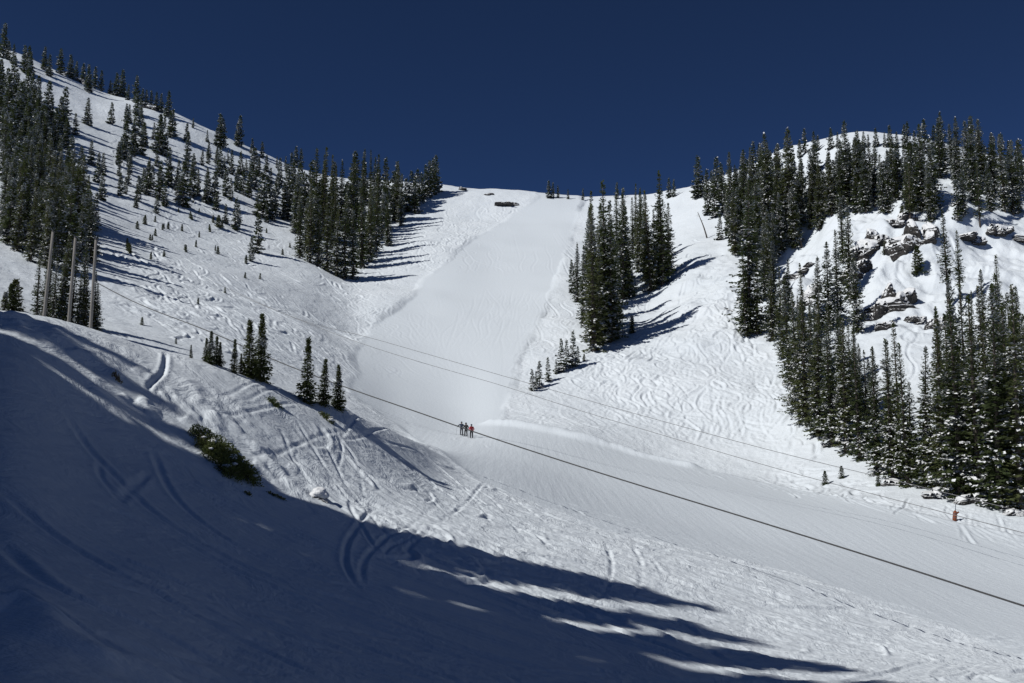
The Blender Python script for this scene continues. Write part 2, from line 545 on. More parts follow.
# broken, tumbled snow along the edge of the near bank
chunk_line = ground_line([(60, 338), (120, 372), (180, 410), (240, 440)], 4)
cl = np.exp(-(np.where(RR[None] < 60, seg_dist(XG, YG, chunk_line), 99) / 3.2) ** 2)
ch = np.maximum(vnoise(XG / 0.8, YG / 0.8, 61), -0.05) + 0.6 * np.maximum(vnoise(XG / 0.42, YG / 0.42, 62), 0)
D += cl * ch * 0.42
# piled edge along the foot of the slope beside the run
edge = ground_line([(492, 424), (520, 427), (560, 434), (600, 444), (640, 455), (690, 466)], 4)
ed = np.where((RR[None] > 110) & (RR[None] < 170), seg_dist(XG, YG, edge), 99)
D += 0.75 * np.exp(-(ed / 1.3) ** 2) * (0.6 + 0.8 * np.abs(vnoise(XG / 4, YG / 4, 71)))
# the raised shoulder that the three small firs stand on
kn = cast(331, 409, 40)
kd = np.hypot(XG - kn[0], (YG - kn[1]) * 0.8)
D += 0.55 * np.exp(-(kd / 1.6) ** 2)
# ledge scraped into the near bank at the lower left
lp = ground_line([(-40, 610), (20, 606), (40, 618), (60, 640), (100, 660), (150, 676)], 4)
le = np.where(RR[None] < 20, seg_dist(XG, YG, lp), 99)
D += 0.16 * np.exp(-(le / 0.35) ** 2) + 0.05 * np.exp(-(le / 0.7) ** 2) * vnoise(XG / 0.3, YG / 0.3, 77)


# ---- ski tracks stamped in plan
class Raster:
    def __init__(s, x0, x1, y0, y1, c):
        s.x0, s.y0, s.c = x0, y0, c
        s.nx, s.ny = int((x1 - x0) / c), int((y1 - y0) / c)
        s.lo = np.zeros(s.nx * s.ny, np.float32); s.hi = np.zeros(s.nx * s.ny, np.float32)

    def stamp(s, pts, w, depth, side=0.5, skew=0.0):
        P = np.asarray(pts, float)
        seg = np.hypot(*np.diff(P, axis=0).T)
        L = np.concatenate([[0], np.cumsum(seg)])
        if L[-1] < s.c * 3: return
        u = np.arange(0, L[-1], s.c * 0.6)
        x = np.interp(u, L, P[:, 0]); y = np.interp(u, L, P[:, 1])
        tx, ty = np.gradient(x), np.gradient(y)
        k = np.hypot(tx, ty) + 1e-9
        nx, ny = -ty / k, tx / k
        fade = np.clip(np.minimum(u, L[-1] - u) / (L[-1] * 0.15 + 1e-6), 0, 1)
        K = int(math.ceil(2.2 * w / (s.c * 0.6)))
        for j in range(-K, K + 1):
            t = j * s.c * 0.6
            lo = -depth * math.exp(-(t / w) ** 2 * 2.2)
            hi = depth * side * (math.exp(-((t - 1.25 * w) / (0.5 * w)) ** 2) * (1 + skew) + math.exp(-((t + 1.25 * w) / (0.5 * w)) ** 2) * (1 - skew))
            ix = ((x + nx * t - s.x0) / s.c).astype(int); iy = ((y + ny * t - s.y0) / s.c).astype(int)
            ok = (ix >= 0) & (iy >= 0) & (ix < s.nx) & (iy < s.ny)
            f = ix[ok] * s.ny + iy[ok]
            np.minimum.at(s.lo, f, (lo * fade[ok]).astype(np.float32))
            np.maximum.at(s.hi, f, (hi * fade[ok]).astype(np.float32))

    def sample(s, X, Y):
        G = (s.lo + s.hi).reshape(s.nx, s.ny)
        G = (G + 0.5 * (np.roll(G, 1, 0) + np.roll(G, -1, 0) + np.roll(G, 1, 1) + np.roll(G, -1, 1))) / 3.0
        u = (X - s.x0) / s.c - 0.5; v = (Y - s.y0) / s.c - 0.5
        i = np.clip(np.floor(u).astype(int), 0, s.nx - 2); j = np.clip(np.floor(v).astype(int), 0, s.ny - 2)
        a, b2 = np.clip(u - i, 0, 1), np.clip(v - j, 0, 1)
        val = (G[i, j] * (1 - a) + G[i + 1, j] * a) * (1 - b2) + (G[i, j + 1] * (1 - a) + G[i + 1, j + 1] * a) * b2
        ok = (u > 0) & (v > 0) & (u < s.nx - 1) & (v < s.ny - 1)
        return np.where(ok, val, 0)


def fall(x, y):
    h = 2.0
    gx = float(hz(x + h, y) - hz(x - h, y)); gy = float(hz(x, y + h) - hz(x, y - h))
    k = math.hypot(gx, gy) + 1e-9
    return -gx / k, -gy / k


def glide(x, y, length, step, amp, wave, turn=0.0, ph=0.0, bias=0.0):
    pts = []
    s = 0.0
    while s < length:
        fx, fy = fall(x, y)
        a = math.atan2(fy, fx) + bias + amp * math.sin(2 * math.pi * s / wave + ph) + turn * s
        x += math.cos(a) * step; y += math.sin(a) * step
        pts.append((x, y)); s += step
    return pts


def rand_in(poly):
    P = np.asarray(poly)
    while True:
        x = random.uniform(P[:, 0].min(), P[:, 0].max()); y = random.uniform(P[:, 1].min(), P[:, 1].max())
        if in_poly(np.array([x]), np.array([y]), poly)[0]:
            return x, y


U_ = random.uniform
far = Raster(-235, 190, 95, 425, 0.17)
LEFT_HILL = [(105, 300), (120, 215), (215, 215), (290, 262), (350, 282), (400, 250), (440, 192), (530, 200), (480, 232), (425, 275), (365, 335), (348, 390), (210, 345)]
UP_LEFT = [(100, 95), (200, 135), (290, 180), (290, 250), (200, 210), (120, 200)]
RIGHT_HILL = [(512, 410), (525, 360), (560, 290), (590, 345), (650, 300), (690, 225), (735, 300), (785, 380), (830, 455), (880, 490), (790, 480), (650, 450), (560, 430)]
MID_R = [(860, 230), (1000, 235), (1010, 330), (920, 330), (860, 270)]
for poly, nl, ns in ((LEFT_HILL, 400, 480), (UP_LEFT, 150, 260), (RIGHT_HILL, 400, 400), (MID_R, 24, 60)):
    for k in range(nl):
        p = cast(*rand_in(poly), 90)
        far.stamp(glide(p[0], p[1], U_(14, 55), 0.7, U_(0.2, 1.0), U_(9, 22), 0, U_(0, 6.3), U_(-0.4, 0.4)), U_(0.18, 0.42), U_(0.09, 0.26), U_(0.5, 0.9), U_(-0.7, 0.7))
    for k in range(ns):
        p = cast(*rand_in(poly), 90)
        far.stamp(glide(p[0], p[1], U_(3, 9), 0.5, 0, 9, U_(-0.28, 0.28), 0, U_(-1.3, 1.3)), U_(0.2, 0.5), U_(0.10, 0.28), U_(0.5, 1.0), U_(-0.9, 0.9))
# faint lines left on the groomed run
RUN_A = [(540, 205), (580, 205), (560, 270), (520, 370), (500, 420), (400, 410), (370, 350), (430, 280)]
for k in range(170):
    p = cast(*rand_in(RUN_A), 90)
    far.stamp(glide(p[0], p[1], U_(20, 60), 1.0, U_(0.0, 0.25), U_(20, 40), 0, U_(0, 6), U_(-0.15, 0.15)), U_(.25, .4), U_(0.06, 0.15), 0.7)

near = Raster(-26, 62, 9, 112, 0.075)


def smooth_line(pix):
    P = np.array([cast(*p)[:2] for p in pix])
    L = np.concatenate([[0], np.cumsum(np.hypot(*np.diff(P, axis=0).T))])
    u = np.linspace(0, L[-1], 60)
    return np.stack([pchip1(L, P[:, 0], u), pchip1(L, P[:, 1], u)], 1)


def pix_track(pix, w, d, side=0.6, skew=0.0, n=5):
    near.stamp(smooth_line(pix), w * .6, d * .8, side, skew)


TURN = [(330, 432), (420, 452), (600, 520), (720, 585), (1000, 672), (700, 650), (560, 600), (420, 560), (340, 500), (260, 430)]
for k in range(430):
    p = cast(*rand_in(TURN), 20)
    near.stamp(glide(p[0], p[1], U_(5, 18), 0.35, U_(0, 0.22), U_(8, 18), U_(-0.035, 0.035), U_(0, 6), random.gauss(0.3, 0.22)), U_(0.10, 0.24), U_(0.05, 0.13), U_(0.5, 1.0), U_(-0.8, 0.8))
for k in range(120):
    p = cast(*rand_in(TURN), 20)
    near.stamp(glide(p[0], p[1], U_(2, 5), 0.3, 0, 9, random.choice((-1, 1)) * U_(0.2, 0.5), 0, U_(-0.8, 1.2)), U_(0.12, 0.24), U_(0.05, 0.13), U_(0.6, 1.1), U_(-0.9, 0.9))
LOWER = [(690, 560), (800, 590), (1024, 655), (1020, 683), (720, 683), (640, 620)]
for k in range(260):
    p = cast(*rand_in(LOWER), 20)
    near.stamp(glide(p[0], p[1], U_(4, 12), 0.4, U_(0, 0.15), U_(8, 14), U_(-0.03, 0.03), U_(0, 6), U_(-0.2, 0.5)), U_(0.10, 0.22), U_(0.05, 0.12), U_(0.6, 1.0), U_(-0.8, 0.8))
SHADE = [(0, 440), (150, 440), (280, 530), (420, 590), (640, 683), (0, 683)]
for k in range(70):
    p = cast(*rand_in(SHADE), 8)
    near.stamp(glide(p[0], p[1], U_(5, 16), 0.35, U_(0, 0.2), U_(10, 20), U_(-0.03, 0.03), U_(0, 6), U_(-0.3, 0.7)), U_(0.1, 0.24), U_(0.025, 0.07), U_(0.6, 1.0))
PISTE = [(470, 440), (640, 462), (800, 495), (1020, 545), (1020, 640), (800, 570), (640, 535), (520, 490), (430, 440)]
for k in range(150):
    p = cast(*rand_in(PISTE), 50)
    near.stamp(glide(p[0], p[1], U_(8, 30), 0.6, U_(0, 0.1), U_(20, 40), 0, U_(0, 6), U_(-0.25, 0.25)), U_(0.14, 0.26), U_(0.012, 0.04), 0.8)
RIGHT_TOE = [(700, 440), (790, 450), (870, 485), (1010, 515), (1020, 545), (880, 505), (760, 480)]
for k in range(120):
    p = cast(*rand_in(RIGHT_TOE), 90)
    near.stamp(glide(p[0], p[1], U_(5, 16), 0.5, U_(0, 0.3), U_(8, 16), U_(-0.05, 0.05), U_(0, 6), U_(-0.5, 0.5)), U_(0.16, 0.28), U_(0.05, 0.14), 0.8, U_(-0.7, 0.7))
# the tracks one can follow with the eye
for pix, w, d in [
    ([(486, 484), (462, 505), (438, 520), (400, 553), (388, 566)], .16, .13), ([(382, 500), (366, 512), (350, 535), (345, 560), (352, 578), (362, 594)], .17, .14),
    ([(440, 500), (415, 520), (385, 535), (368, 552), (362, 575), (372, 592)], .16, .13), ([(352, 490), (350, 503), (360, 520), (372, 540), (380, 552)], .15, .12),
    ([(428, 515), (410, 535), (388, 545), (383, 556)], .13, .11), ([(604, 541), (611, 556), (610, 575), (603, 590), (590, 604)], .22, .17),
    ([(630, 543), (640, 558), (641, 575), (634, 590), (615, 602)], .24, .14), ([(646, 553), (660, 568), (664, 585), (650, 598), (620, 606)], .25, .11),
    ([(225, 370), (290, 410), (322, 440), (345, 480), (372, 510)], .15, .13), ([(262, 385), (320, 420), (352, 452), (365, 500)], .15, .12),
    ([(166, 352), (163, 370), (152, 388), (158, 392)], .2, .16), ([(184, 366), (178, 376), (196, 392), (230, 393), (276, 386)], .16, .13),
    ([(150, 386), (200, 396), (250, 397), (290, 388)], .16, .12), ([(205, 430), (280, 437), (370, 434), (440, 436)], .16, .12),
    ([(258, 455), (300, 450), (340, 436), (400, 433)], .15, .13), ([(335, 425), (342, 450), (336, 470)], .14, .12),
    ([(755, 605), (757, 625), (752, 645)], .13, .1), ([(280, 427), (300, 467), (325, 492), (355, 514)], .16, .1), ([(295, 417), (320, 457), (345, 492), (365, 512)], .16, .11),
    ([(320, 427), (360, 472), (400, 507), (450, 552)], .17, .11), ([(330, 442), (380, 487), (430, 532), (480, 567)], .17, .1), ([(350, 442), (390, 457), (425, 492), (465, 532)], .17, .11),
    ([(240, 452), (280, 449), (320, 434), (350, 429)], .16, .11), ([(345, 432), (400, 450), (450, 485), (500, 530)], .17, .1), ([(370, 440), (430, 462), (480, 500), (540, 545)], .17, .1),
    ([(300, 440), (350, 490), (395, 540)], .16, .1), ([(410, 455), (470, 490), (530, 540), (575, 580)], .17, .1), ([(440, 462), (520, 505), (580, 555)], .18, .1),
    ([(180, 365), (196, 352), (222, 356)], .15, .12), ([(195, 407), (235, 412), (300, 402)], .16, .1), ([(100, 455), (104, 480), (122, 496), (138, 474)], .16, .09), ([(0, 490), (60, 540), (150, 590), (260, 650), (330, 683)], .3, .10),
    ([(0, 545), (80, 600), (170, 640), (260, 683)], .3, .09), ([(60, 400), (110, 470), (180, 530), (280, 580), (420, 615)], .3, .10),
    ([(150, 440), (200, 520), (290, 570), (400, 596)], .25, .09), ([(0, 585), (60, 620), (130, 660), (180, 690)], .3, .09),
    ([(95, 470), (120, 500), (150, 470)], .2, .09)]:
    pix_track(pix, w, d)

m_far = (RR[None] > 105) & sub[:, None]
far_s = np.where(m_far, far.sample(XG, YG) * np.clip((RR[None] - 105) / 15, 0, 1), 0)
near_s = np.where((RR[None] < 150) & sub[:, None], near.sample(XG, YG), 0)
ZG = ZG + D * np.clip((RR[None] - 3) / 8, 0, 1) * np.clip((700 - RR[None]) / 250, 0, 1) + far_s * (1 - 0.8 * GRO) * np.clip(0.75 + 1.5 * fbm(XG / 24, YG / 24, 91, 3), 0.2, 1.5) + near_s * (1 - 0.35 * GRO)

nt_, nr_ = ZG.shape
V = np.stack([XG, YG, ZG], -1)[:-1].reshape(-1, 3)      # last azimuth equals the first
nc = nt_ - 1
idx = np.arange(nc * nr_).reshape(nc, nr_)
nxt = np.roll(idx, -1, 0)
quads = np.stack([idx[:, :-1], nxt[:, :-1], nxt[:, 1:], idx[:, 1:]], -1).reshape(-1, 4)
quads = quads[:, ::-1]
Vc = np.vstack([V, [[0, 0, -1.66]]])
cap = np.stack([np.full(nc, len(V)), idx[:, 0], nxt[:, 0]], -1)[:, ::-1]
me = mesh_np('snow_terrain', Vc, quads, cap, [M_SNOW], None, True)
at = me.attributes.new('groomed', 'FLOAT', 'POINT')
at.data.foreach_set('value', np.concatenate([GRO[:-1].ravel(), [0.8]]).astype(np.float32))
ter = link('snow_terrain', me)
tag(ter, None, None, kind='structure')


# ------------------------------------------------------------------ firs
def kites(P, D_, S_, L, Wd, fold=0.12):
    """leaf-shaped quads: base P, along D_, across S_"""
    n = len(P)
    Nn = np.cross(D_, S_)
    A = P
    B = P + D_ * (L * 0.55)[:, None] + S_ * Wd[:, None] - Nn * (Wd * fold)[:, None]
    C = P + D_ * L[:, None]
    E = P + D_ * (L * 0.55)[:, None] - S_ * Wd[:, None] - Nn * (Wd * fold)[:, None]
    V = np.stack([A, B, C, E], 1).reshape(-1, 3)
    q = np.arange(4 * n).reshape(n, 4)
    return V, q


def fir_parts(seed, H=20.0, ratio=0.12, snow=0.3, low=0.05, gap=0.40, detail=1.0, sparse=0.0, taper=0.85, leaf=1.0):
    """trunk builder and crown builder of one fir, base at the origin"""
    g = np.random.default_rng(seed)
    lean = g.normal(0, 0.012, 2)
    trunk = Builder()
    hs = np.linspace(-0.6, H * 0.985, 9)
    path = np.stack([lean[0] * hs, lean[1] * hs, hs], 1)
    trunk.tube(path, np.interp(hs, [0, H], [0.016 * H, 0.0015 * H]), 6)
    z = low * H
    P, D_, S_, L_, W_ = [], [], [], [], []
    Rm = ratio * H
    asym = g.uniform(0, 6.28)
    while z < H * 0.985:
        t = z / H
        prof = (1 - t) ** taper * min(1.0, 0.62 + 0.38 * (t - low) / 0.12)
        prof *= 1 + 0.16 * math.sin(t * 31 + seed) * (1 - t)
        r0 = Rm * prof * g.uniform(0.72, 1.2) + 0.006 * H
        nb = max(4, int(round((5 + 3.5 * (1 - t)) * detail)))
        a0 = g.uniform(0, 6.28)
        for k in range(nb):
            if g.random() < sparse: continue
            a = a0 + k * 2 * math.pi / nb + g.normal(0, 0.22)
            L = r0 * g.uniform(0.62, 1.22) * (1 + 0.12 * math.cos(a - asym))
            up = 0.55 * t ** 2 - 0.5 * (1 - t) + g.normal(0, 0.1)
            zb = z + g.normal(0, gap * 0.3)
            n = max(2, int(round(L / (0.42 / detail)) + 1))
            s = (np.arange(n) + g.uniform(0.2, 0.9)) / n
            rr = s * L
            out = np.array([math.cos(a), math.sin(a), 0.0])
            side = np.array([-math.sin(a), math.cos(a), 0.0])
            base = out[None] * rr[:, None] + np.array([lean[0] * zb, lean[1] * zb, zb])[None]
            base[:, 2] += up * rr + 0.16 * L * s ** 3
            for sg in (-1, 1):
                d = out[None] * g.uniform(0.55, 1.0, (n, 1)) + sg * side[None] * g.uniform(0.45, 0.95, (n, 1))
                d[:, 2] += up * 0.6 + g.normal(-0.12, 0.22, n)
                P.append(base + g.normal(0, 0.05, (n, 3))); D_.append(d)
                S_.append(np.cross(d, np.array([0, 0, 1.0]) + g.normal(0, 0.35, (n, 3))))
                L_.append((0.34 + 0.30 * (1 - s) * min(1, L / 2) + 0.1 * g.random(n)) * min(1.0, 0.45 + L / 2.2) / detail ** 0.7)
            d = np.array([[out[0], out[1], up + 0.25]])
            P.append(base[-1:]); D_.append(d); S_.append(np.cross(d, np.array([[0, 0, 1.0]]) + g.normal(0, 0.2, (1, 3))))
            L_.append(np.array([0.42 * min(1.0, 0.5 + L / 2) / detail ** 0.7]))
        z += gap * g.uniform(0.75, 1.3) * (0.55 + 0.6 * (1 - t)) / detail ** 0.5
    # leader
    for k in range(6):
        a = g.uniform(0, 6.28)
        P.append(np.array([[lean[0] * H, lean[1] * H, H * (0.955 + 0.007 * k)]]))
        d = np.array([[0.35 * math.cos(a), 0.35 * math.sin(a), 1.0]]); D_.append(d)
        S_.append(np.array([[-math.sin(a), math.cos(a), 0.05]])); L_.append(np.array([0.022 * H]))
    P, D_, S_, L_ = np.vstack(P), np.vstack(D_), np.vstack(S_), np.concatenate(L_)
    L_ = L_ * leaf
    D_ /= np.linalg.norm(D_, axis=1)[:, None]; S_ /= np.linalg.norm(S_, axis=1)[:, None] + 1e-9
    S_ *= np.where((np.cross(D_, S_)[:, 2] < 0), -1, 1)[:, None]
    W_ = L_ * g.uniform(0.30, 0.46, len(L_))
    crown = Builder()
    crown.add(*kites(P, D_, S_, L_, W_), m=0)
    # snow clumps lying on the sprays; patchy, more on the weather side and outside
    patch = np.array([mnoise.noise(Vector(p * 0.8) + Vector((seed * 3.1, 0, 0))) for p in P])
    rad = np.hypot(P[:, 0], P[:, 1])
    keep = (0.5 + 1.0 * patch + 0.3 * (g.random(len(P)) - .5)) < snow * (0.52 + 0.5 * np.clip(rad / (Rm * 0.7), 0, 1) + 0.28 * np.clip(P[:, 2] / H - .35, 0, 1))
    if keep.any():
        Ps = P[keep] + np.array([0, 0, 0.06]) + D_[keep] * (L_[keep] * 0.1)[:, None]
        n = keep.sum()
        crown.add(*kites(Ps, D_[keep], S_[keep], L_[keep] * g.uniform(0.8, 1.3, n), W_[keep] * g.uniform(0.85, 1.3, n), -0.25), m=1)
    return trunk, crown


VAR = {}


def variant(key, **kw):
    tb, cb = fir_parts(**kw)
    leaf, load = Builder(), Builder()
    leaf.add(cb.V[0], cb.q[0])
    if len(cb.V) > 1: load.add(cb.V[1], cb.q[1] - len(cb.V[0]))
    both = Builder()
    for src, mo in ((tb, 2), (cb, 0)):
        both_q = np.vstack(src.q) if src.q else []
        Vv = np.vstack(src.V)
        mq = np.concatenate(src.mq) + mo
        both.V.append(Vv); both.q.append(both_q + both.n); both.mq.append(mq); both.n += len(Vv)
    VAR[key] = dict(H=kw.get('H', 20.0), trunk=tb.mesh('trunk', [M_BARK], True), crown=cb.mesh('crown', [M_NEEDLE, M_LUMP]), leaf=leaf.mesh('crown', [M_NEEDLE]), load=load.mesh('snow_load', [M_LUMP]) if load.n else None,
                    one=both.mesh('fir_tree', [M_NEEDLE, M_LUMP, M_BARK]), b=both)


# tall trees nearer by, hardly snowed; then snowier ones of the upper slopes; then small ones
for k in range(7):
    variant(('green', k), seed=100 + k, H=21, ratio=(.105, .12, .13, .10, .145, .125, .085)[k], snow=(.32, .35, .39, .31, .36, .4, .3)[k], low=.03, gap=.50, taper=1.05)
for k in range(6):
    variant(('dusted', k), seed=200 + k, H=18, ratio=(.11, .12, .14, .10, .13, .115)[k], snow=(.55, .6, .57, .64, .52, .58)[k], low=.04, gap=.42)
for k in range(4):
    variant(('frost', k), seed=300 + k, H=9, ratio=(.12, .15, .11, .14)[k], snow=(.62, .58, .72, .55)[k], low=.03, gap=.36)
for k in range(4):
    variant(('slim', k), seed=400 + k, H=10, ratio=(.155, .135, .17, .16)[k], snow=(.5, .56, .52, .58)[k], low=.03, gap=.36)
for k in range(4):
    variant(('small', k), seed=450 + k, H=7, ratio=(.15, .13, .17, .16)[k], snow=(.46, .54, .42, .58)[k], low=.02, gap=.3, detail=.9, leaf=1.45)
for k in range(3):
    variant(('dark', k), seed=470 + k, H=5, ratio=(.2, .18, .23)[k], snow=0.0, low=.02, gap=.2, detail=1.0, leaf=2.4, taper=1.1)
variant(('bare', 0), seed=501, H=18, ratio=.10, snow=.25, low=.3, gap=.42, sparse=.15)
variant(('bare', 1), seed=502, H=18, ratio=.13, snow=.2, low=.16, gap=.6, sparse=.3)
for k in range(4):
    variant(('young', k), seed=600 + k, H=3.4, ratio=(.17, .15, .19, .21)[k], snow=(.08, .0, .1, .0)[k], low=.03, gap=.19, detail=1.9, taper=1.3)
for k in range(3):
    variant(('sapling', k), seed=700 + k, H=2.2, ratio=(.2, .26, .3)[k], snow=(.0, .05, .0)[k], low=.02, gap=.13, detail=1.3, sparse=.1)

TREES = []     # dict(px, x, y, z, h (m), hp (pixels), kind, grove)


def plant(px, py, hp=None, h=None, kind='green', grove='', rmin=90, label=None):
    p = cast(px, py, rmin)
    dep = p[1] * CP + p[2] * SP
    if h is None: h = hp * dep / F
    TREES.append(dict(px=px, py=py, p=p, h=h, hp=h * F / dep, kind=kind, grove=grove, label=label))


def scatter(poly, n, hrange, kind, grove, sp=5.0, rmin=90, back=None, squash=0.5):
    """throw n trees into a patch of hillside, none closer than sp pixels to another"""
    got, tries = [], 0
    while len(got) < n and tries < n * 60:
        tries += 1
        x, y = rand_in(poly)
        if any((x - a) ** 2 + ((y - b2) / squash) ** 2 < sp * sp for a, b2 in got): continue
        got.append((x, y))
        f = U_(*hrange)
        plant(x, y, h=f, kind=random.choice(kind) if isinstance(kind, (list, tuple)) else kind, grove=grove, rmin=rmin)


# -------- right side, the tall wood along the piste
EDGE = [(746, 336), (757, 334), (772, 341), (783, 358), (790, 384), (797, 412), (806, 424), (818, 436), (832, 446), (846, 453), (860, 460), (877, 474), (893, 481), (908, 487), (926, 488), (944, 493), (962, 499), (980, 502), (1000, 508), (1020, 512)]
for k, (x, y) in enumerate(EDGE):
    plant(x, y, h=(17, 15, 16, 17, 18, 18.5, 19, 18, 17.5, 18, 17, 15.5, 16.5, 16, 15.5, 18, 20, 21, 22, 22)[k], kind='green', grove='front')
scatter([(765, 322), (795, 345), (812, 405), (850, 440), (885, 462), (840, 400), (815, 350), (790, 318)], 15, (9, 16), 'green', 'shade', 13)
scatter([(880, 445), (935, 455), (1026, 470), (1026, 500), (960, 492), (905, 478)], 13, (11, 21), 'green', 'corner', 15)
scatter([(940, 395), (1030, 385), (1030, 460), (950, 450)], 10, (11, 20), ('green', 'dusted'), 'corner', 17)
scatter([(832, 350), (850, 360), (880, 425), (870, 440), (845, 400)], 6, (9, 11), ('green', 'dusted'), 'shade', 14)
# trees standing among the outcrops
for x, y, t, kd in [(949, 310, 207, 'bare'), (961, 309, 228, 'bare'), (1001, 345, 253, 'green'), (843, 262, 190, 'green'), (850, 300, 196, 'green'), (838, 318, 228, 'green'),
                    (829, 330, 240, 'dusted'), (858, 332, 252, 'dusted'), (985, 345, 268, 'dusted'), (1018, 340, 285, 'dusted'), (972, 352, 290, 'green'),
                    (775, 325, 232, 'green'), (788, 318, 258, 'green'), (765, 300, 238, 'green'), (805, 345, 262, 'green'), (818, 330, 255, 'dusted'), (749, 332, 172, 'green')]:
    plant(x, y, hp=y - t, kind=kd, grove='outcrop')
plant(918, 273, hp=27, kind='sapling', grove='outcrop'); plant(886, 254, hp=14, kind='sapling', grove='outcrop')
plant(902, 218, hp=12, kind='sapling', grove='outcrop'); plant(1009, 330, hp=38, kind='slim', grove='outcrop')
# upper right woods
plant(720, 240, hp=27, kind='slim', grove='shoulder')
scatter([(687, 203), (700, 206), (716, 224), (726, 246), (742, 262), (752, 235), (735, 203), (712, 190)], 20, (8, 18), ('dusted', 'frost'), 'shoulder', 7)
scatter([(735, 205), (755, 238), (748, 275), (775, 292), (795, 270), (800, 238), (790, 205), (760, 190)], 31, (10, 19), ('dusted', 'dusted', 'green'), 'middle', 8)
for x, y, t in [(770, 232, 131), (790, 238, 126), (779, 215, 140), (745, 232, 148), (731, 222, 150), (756, 262, 170)]:
    plant(x, y, hp=y - t, kind='dusted', grove='middle')
scatter([(800, 205), (800, 245), (830, 225), (862, 213), (900, 213), (935, 217), (936, 205), (880, 196), (840, 190)], 28, (8, 18), ('dusted', 'dusted', 'green'), 'terrace', 9)
for x, y, t in [(848, 205, 118), (832, 215, 150), (866, 212, 150), (888, 213, 148), (922, 212, 122), (912, 212, 150), (932, 222, 160)]:
    plant(x, y, hp=y - t, kind='dusted', grove='terrace')
plant(910, 221, hp=60, kind='bare', grove='terrace'); plant(980, 226, hp=66, kind='bare', grove='summit')
scatter([(936, 178), (960, 170), (1022, 178), (1024, 200), (985, 196), (950, 188)], 11, (9, 17), ('dusted', 'frost'), 'summit', 9)
for x, y, t in [(943, 172, 110), (953, 172, 122), (970, 192, 118), (983, 194, 116), (976, 205, 125), (994, 198, 130), (1005, 212, 132), (1013, 215, 138), (963, 216, 165), (958, 221, 178), (1018, 214, 150), (991, 212, 160)]:
    plant(x, y, hp=y - t, kind='dusted', grove='summit')
for x, y, t in [(800, 155, 139), (805, 151, 128), (814, 149, 131), (818, 148, 135), (831, 146, 127), (838, 145, 132), (858, 144, 130), (864, 144, 131), (876, 144, 128), (885, 144, 132), (890, 144, 125), (897, 145, 131), (905, 145, 124), (908, 146, 122), (915, 147, 130), (925, 150, 118), (935, 151, 125), (1003, 168, 132), (1010, 170, 140), (1021, 172, 148), (760, 178, 160), (745, 180, 163), (776, 170, 148), (735, 182, 165), (722, 186, 166), (712, 190, 170), (703, 192, 175), (697, 196, 178)]:
    plant(x, y + 3, hp=y + 3 - t, kind='frost', grove='rim')
scatter([(800, 178), (830, 174), (900, 174), (935, 170), (935, 185), (880, 188), (830, 190)], 14, (8, 11), ('frost', 'dusted'), 'rim', 7)
scatter([(792, 196), (830, 192), (930, 190), (942, 205), (860, 206), (800, 218)], 9, (9, 14), ('dusted', 'frost'), 'rim', 8)
scatter([(735, 184), (780, 175), (795, 192), (790, 210), (745, 206)], 8, (9, 15), ('dusted', 'frost'), 'middle', 8)
# -------- the grove in the middle, beside the groomed run
for x, t, y in [(589, 188, 293), (606, 177, 342), (594, 201, 351), (583, 244, 324), (577, 241, 302), (572, 259, 293), (600, 231, 345), (611, 198, 342), (615, 216, 330),
                (623, 185, 299), (628, 204, 293), (629, 259, 298), (635, 182, 246), (641, 186, 249), (651, 187, 291), (655, 207, 284), (663, 168, 285), (668, 201, 275),
                (646, 201, 271), (617, 190, 264), (606, 215, 320), (587, 205, 300), (598, 200, 310), (622, 215, 285), (612, 230, 335), (659, 195, 262), (641, 188, 265), (633, 196, 258), (646, 208, 280), (638, 205, 272), (625, 192, 280), (593, 210, 330)]:
    plant(x, y, hp=y - t, kind='green', grove='island')
for x, t, y in [(549, 180, 197), (553, 182, 197), (558, 185, 197), (568, 189, 198), (583, 188, 199), (617, 182, 198), (669, 178, 197), (674, 179, 196)]:
    plant(x, y + 1, hp=y + 1 - t, kind='small', grove='notch')
for x, t, y in [(532, 370, 391), (539.5, 362, 387), (548, 358, 381), (536, 372, 389), (556, 360, 374), (561, 340, 372), (567, 341, 368), (573, 333, 367), (578, 347, 363)]:
    plant(x, y, hp=(y - t) * 1.05, kind='dark', grove='toe')
for x, t, y in [(632, 316, 333), (584, 354, 361), (825, 471, 484), (842, 466, 478), (878.5, 473, 485)]:
    plant(x, y, hp=y - t, kind='sapling', grove='lone')
# -------- left side
scatter([(292, 222), (298, 205), (340, 198), (390, 194), (408, 205), (398, 225), (380, 245), (360, 262), (345, 268), (320, 260), (298, 250)], 42, (15, 20), ('dusted', 'green', 'green'), 'cluster', 7)
for x, y, t in [(300, 258, 185), (310, 263, 178), (318, 266, 200), (327, 271, 195), (336, 276, 200), (344, 279, 192), (353, 279, 205), (362, 268, 180), (370, 262, 182), (376, 252, 175), (388, 246, 190), (316, 235, 146), (322, 238, 144), (351, 235, 152), (378, 230, 152), (363, 225, 158), (341, 230, 158), (331, 228, 153), (296, 160, 138), (301, 163, 142)]:
    plant(x, y, hp=y - t, kind='green', grove='cluster')
for x, y, t in [(397, 222, 164), (401, 226, 172), (406, 212, 178), (411, 209, 170), (417, 205, 168), (421, 203, 172), (425, 199, 164), (429, 198, 160), (433, 195, 158), (436, 192, 155), (415, 213, 175), (394, 215, 170)]:
    plant(x, y, hp=y - t, kind='dusted', grove='tail')
S2 = lambda a, b2: (120 + a * .293, 60 + b2 * .293)
